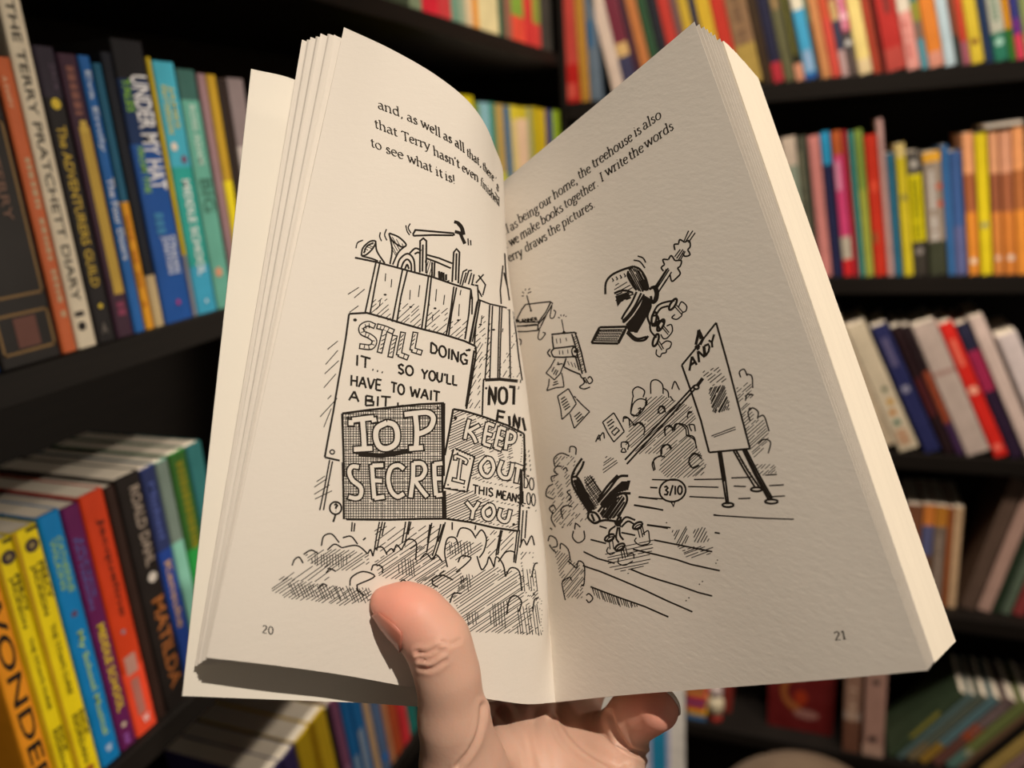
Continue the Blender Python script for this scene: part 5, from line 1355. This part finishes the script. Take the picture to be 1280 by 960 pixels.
tmp.evaluated_get(dg).to_mesh_clear(); bpy.data.objects.remove(tmp)
for it in range(5):
    e = 1e-4
    f0 = sdf(X)
    g = np.stack([(sdf(X + np.eye(3)[i] * e) - f0) / e for i in range(3)], 1)
    n2 = (g ** 2).sum(1)[:, None]
    X = X - np.clip(f0, -.002, .002)[:, None] * g / np.maximum(n2, .2) * .9
Nn = g / np.linalg.norm(g, axis=1)[:, None]
pxy = X[:, :2] / X[:, 2:3] * F_PX + np.array([640, 480])
front = Nn[:, 2] < .35
# skin folds: narrow grooves that follow curves over the surface
def crease(pts, depth, width, near=None, dmax=None):
    global X
    P_ = resample(np.array([(x, y, 0) for x, y in pts], float), 40)[:, :2]
    d = np.full(len(X), 1e9)
    for a, b in zip(P_, P_[1:]):
        ab = b - a; t = np.clip(((pxy - a) @ ab) / (ab @ ab), 0, 1)
        d = np.minimum(d, np.linalg.norm(pxy - a - t[:, None] * ab, axis=1))
    ok = front.copy()
    if dmax: ok &= X[:, 2] < dmax
    amt = depth * (np.exp(-(d / width) ** 2) - .45 * np.exp(-((d - width * 2.1) / (width * 1.1)) ** 2))
    X = X - Nn * (amt * ok)[:, None]
crease([(522, 815), (534, 817), (548, 810)], .0011, 2.6, dmax=.25)
crease([(524, 823), (538, 824), (556, 812)], .0009, 2.6, dmax=.25)
crease([(526, 835), (540, 836), (556, 826)], .0006, 2.6, dmax=.25)
crease([(552, 803), (562, 806), (575, 800)], .0004, 2.2, dmax=.25)
crease([(603, 882), (600, 910), (590, 935), (572, 958)], .0008, 3.0)
crease([(622, 888), (640, 915), (650, 940), (655, 975)], .0006, 6)
crease([(668, 890), (668, 920), (676, 960)], .0005, 5)
crease([(700, 890), (716, 915), (740, 938), (775, 957)], .0016, 7)
crease([(690, 900), (700, 925), (722, 948), (750, 965)], .0007, 4)
crease([(762, 893), (770, 915), (784, 935), (806, 944)], .0013, 3.6)
hand_root = C(690, 1110, .268)
HR = cam2w(hand_root)
Vw = (X @ RW.T) + EYE - HR
# colour: warmer towards fingertips and knuckles
def m_skin():
    m, nt, b = mat_new('skin')
    at = nt.nodes.new('ShaderNodeAttribute'); at.attribute_name = 'warmth'
    tc = nt.nodes.new('ShaderNodeTexCoord')
    n = nt.nodes.new('ShaderNodeTexNoise'); n.inputs['Scale'].default_value = 110; n.inputs['Detail'].default_value = 5
    nt.links.new(tc.outputs['Object'], n.inputs['Vector'])
    r = nt.nodes.new('ShaderNodeValToRGB')
    r.color_ramp.elements[0].position = 0; r.color_ramp.elements[0].color = (.66, .41, .31, 1)
    r.color_ramp.elements[1].position = 1; r.color_ramp.elements[1].color = (.86, .36, .27, 1)
    ad = nt.nodes.new('ShaderNodeMath'); ad.operation = 'MULTIPLY_ADD'; ad.inputs[1].default_value = .25; 
    nt.links.new(n.outputs['Fac'], ad.inputs[0]); nt.links.new(at.outputs['Fac'], ad.inputs[2])
    sb = nt.nodes.new('ShaderNodeMath'); sb.operation = 'SUBTRACT'; sb.inputs[1].default_value = .12
    nt.links.new(ad.outputs[0], sb.inputs[0]); nt.links.new(sb.outputs[0], r.inputs['Fac'])
    nt.links.new(r.outputs['Color'], b.inputs['Base Color'])
    b.inputs['Roughness'].default_value = .5; b.inputs['Specular IOR Level'].default_value = .35
    b.inputs['Subsurface Weight'].default_value = .25; b.inputs['Subsurface Radius'].default_value = (1.0, .3, .18); b.inputs['Subsurface Scale'].default_value = .005
    n2 = nt.nodes.new('ShaderNodeTexVoronoi'); n2.inputs['Scale'].default_value = 1100
    n3 = nt.nodes.new('ShaderNodeTexNoise'); n3.inputs['Scale'].default_value = 300; n3.inputs['Detail'].default_value = 5
    nt.links.new(tc.outputs['Object'], n2.inputs['Vector']); nt.links.new(tc.outputs['Object'], n3.inputs['Vector'])
    mxx = nt.nodes.new('ShaderNodeMath'); mxx.operation = 'MULTIPLY_ADD'; mxx.inputs[1].default_value = .35
    nt.links.new(n2.outputs['Distance'], mxx.inputs[0]); nt.links.new(n3.outputs['Fac'], mxx.inputs[2])
    bp = nt.nodes.new('ShaderNodeBump'); bp.inputs['Strength'].default_value = .18; bp.inputs['Distance'].default_value = .0004
    nt.links.new(mxx.outputs[0], bp.inputs['Height']); nt.links.new(bp.outputs['Normal'], b.inputs['Normal'])
    return m
SKIN = m_skin()
hand = mesh_obj('hand', Vw, FQ, SKIN, smooth=True, loc=HR)
hand['label'] = 'left hand holding the open book, thumb over the page, little finger curled'; hand['category'] = 'hand'
tips = [(C(490, 755, .232), .016), (C(828, 888, .258), .013), (C(600, 680, .33), .02), (C(668, 640, .333), .02), (C(745, 690, .33), .02)]
wv = np.zeros(len(X))
for c_, r_ in tips:
    wv = np.maximum(wv, np.exp(-(np.linalg.norm(X - c_, axis=1) / r_) ** 2))
at = hand.data.attributes.new('warmth', 'FLOAT', 'POINT'); at.data.foreach_set('value', wv)

def m_nail(name, col):
    m = m_plain(name, col, .32, .5); return m
NAIL = m_nail('nail', (.55, .20, .14)); NAILW = m_nail('nail_edge', (.82, .74, .66))
def nail(base, tip, n0, r, width_deg, L0, L1, white=.14, lab=None):
    """curved plate on the back of a fingertip; base -> tip is the finger's axis"""
    base, tip, n0 = np.array(base), np.array(tip), np.array(n0, float)
    ax = tip - base; ax /= np.linalg.norm(ax)
    n0 = n0 - (n0 @ ax) * ax; n0 /= np.linalg.norm(n0)
    sd = np.cross(ax, n0)
    nu, nv = 15, 17; V = []; 
    for j in range(nv):
        u = j / (nv - 1)
        s_ = L0 + (L1 - L0) * u
        for i in range(nu):
            a_ = (i / (nu - 1) - .5) * math.radians(width_deg) * (.82 + .18 * math.sin(math.pi * min(1, u * .7 + .15)))
            ss = s_ - (abs(i / (nu - 1) - .5) ** 2.2) * .008 * (1 if u > .5 else -1) * abs(u - .5) * 2
            rr = r * (1 - .22 * u * u) + .00025
            # rests on the skin: drop on to the flesh
            p = base + ax * ss + (n0 * math.cos(a_) + sd * math.sin(a_)) * .02
            d_ = -(n0 * math.cos(a_) + sd * math.sin(a_))
            for _ in range(40):
                v_ = sdf(p[None])[0]
                if v_ < .0001: break
                p = p + d_ * v_ * .9
            V.append(p - d_ * (.0003 + .0002 * u))
    V = np.array(V)
    Fc = [(j * nu + i, j * nu + i + 1, (j + 1) * nu + i + 1, (j + 1) * nu + i) for j in range(nv - 1) for i in range(nu - 1)]
    mi = [1 if j >= (nv - 1) * (1 - white) else 0 for j in range(nv - 1) for i in range(nu - 1)]
    o = mesh_obj('fingernail', V @ RW.T + EYE - HR, Fc, [NAIL, NAILW], hand, mi, smooth=True)
    s = o.modifiers.new('t', 'SOLIDIFY'); s.thickness = .0005; s.offset = 0
    return o
nail(C(522, 772, .2345), C(486, 753, .235), (-.42, .86, -.3), .0065, 120, .000, .0125, .03)
nail(C(806, 889, .268), C(824, 888, .2600), (.74, -.62, .05), .007, 115, .0015, .0150, .3)
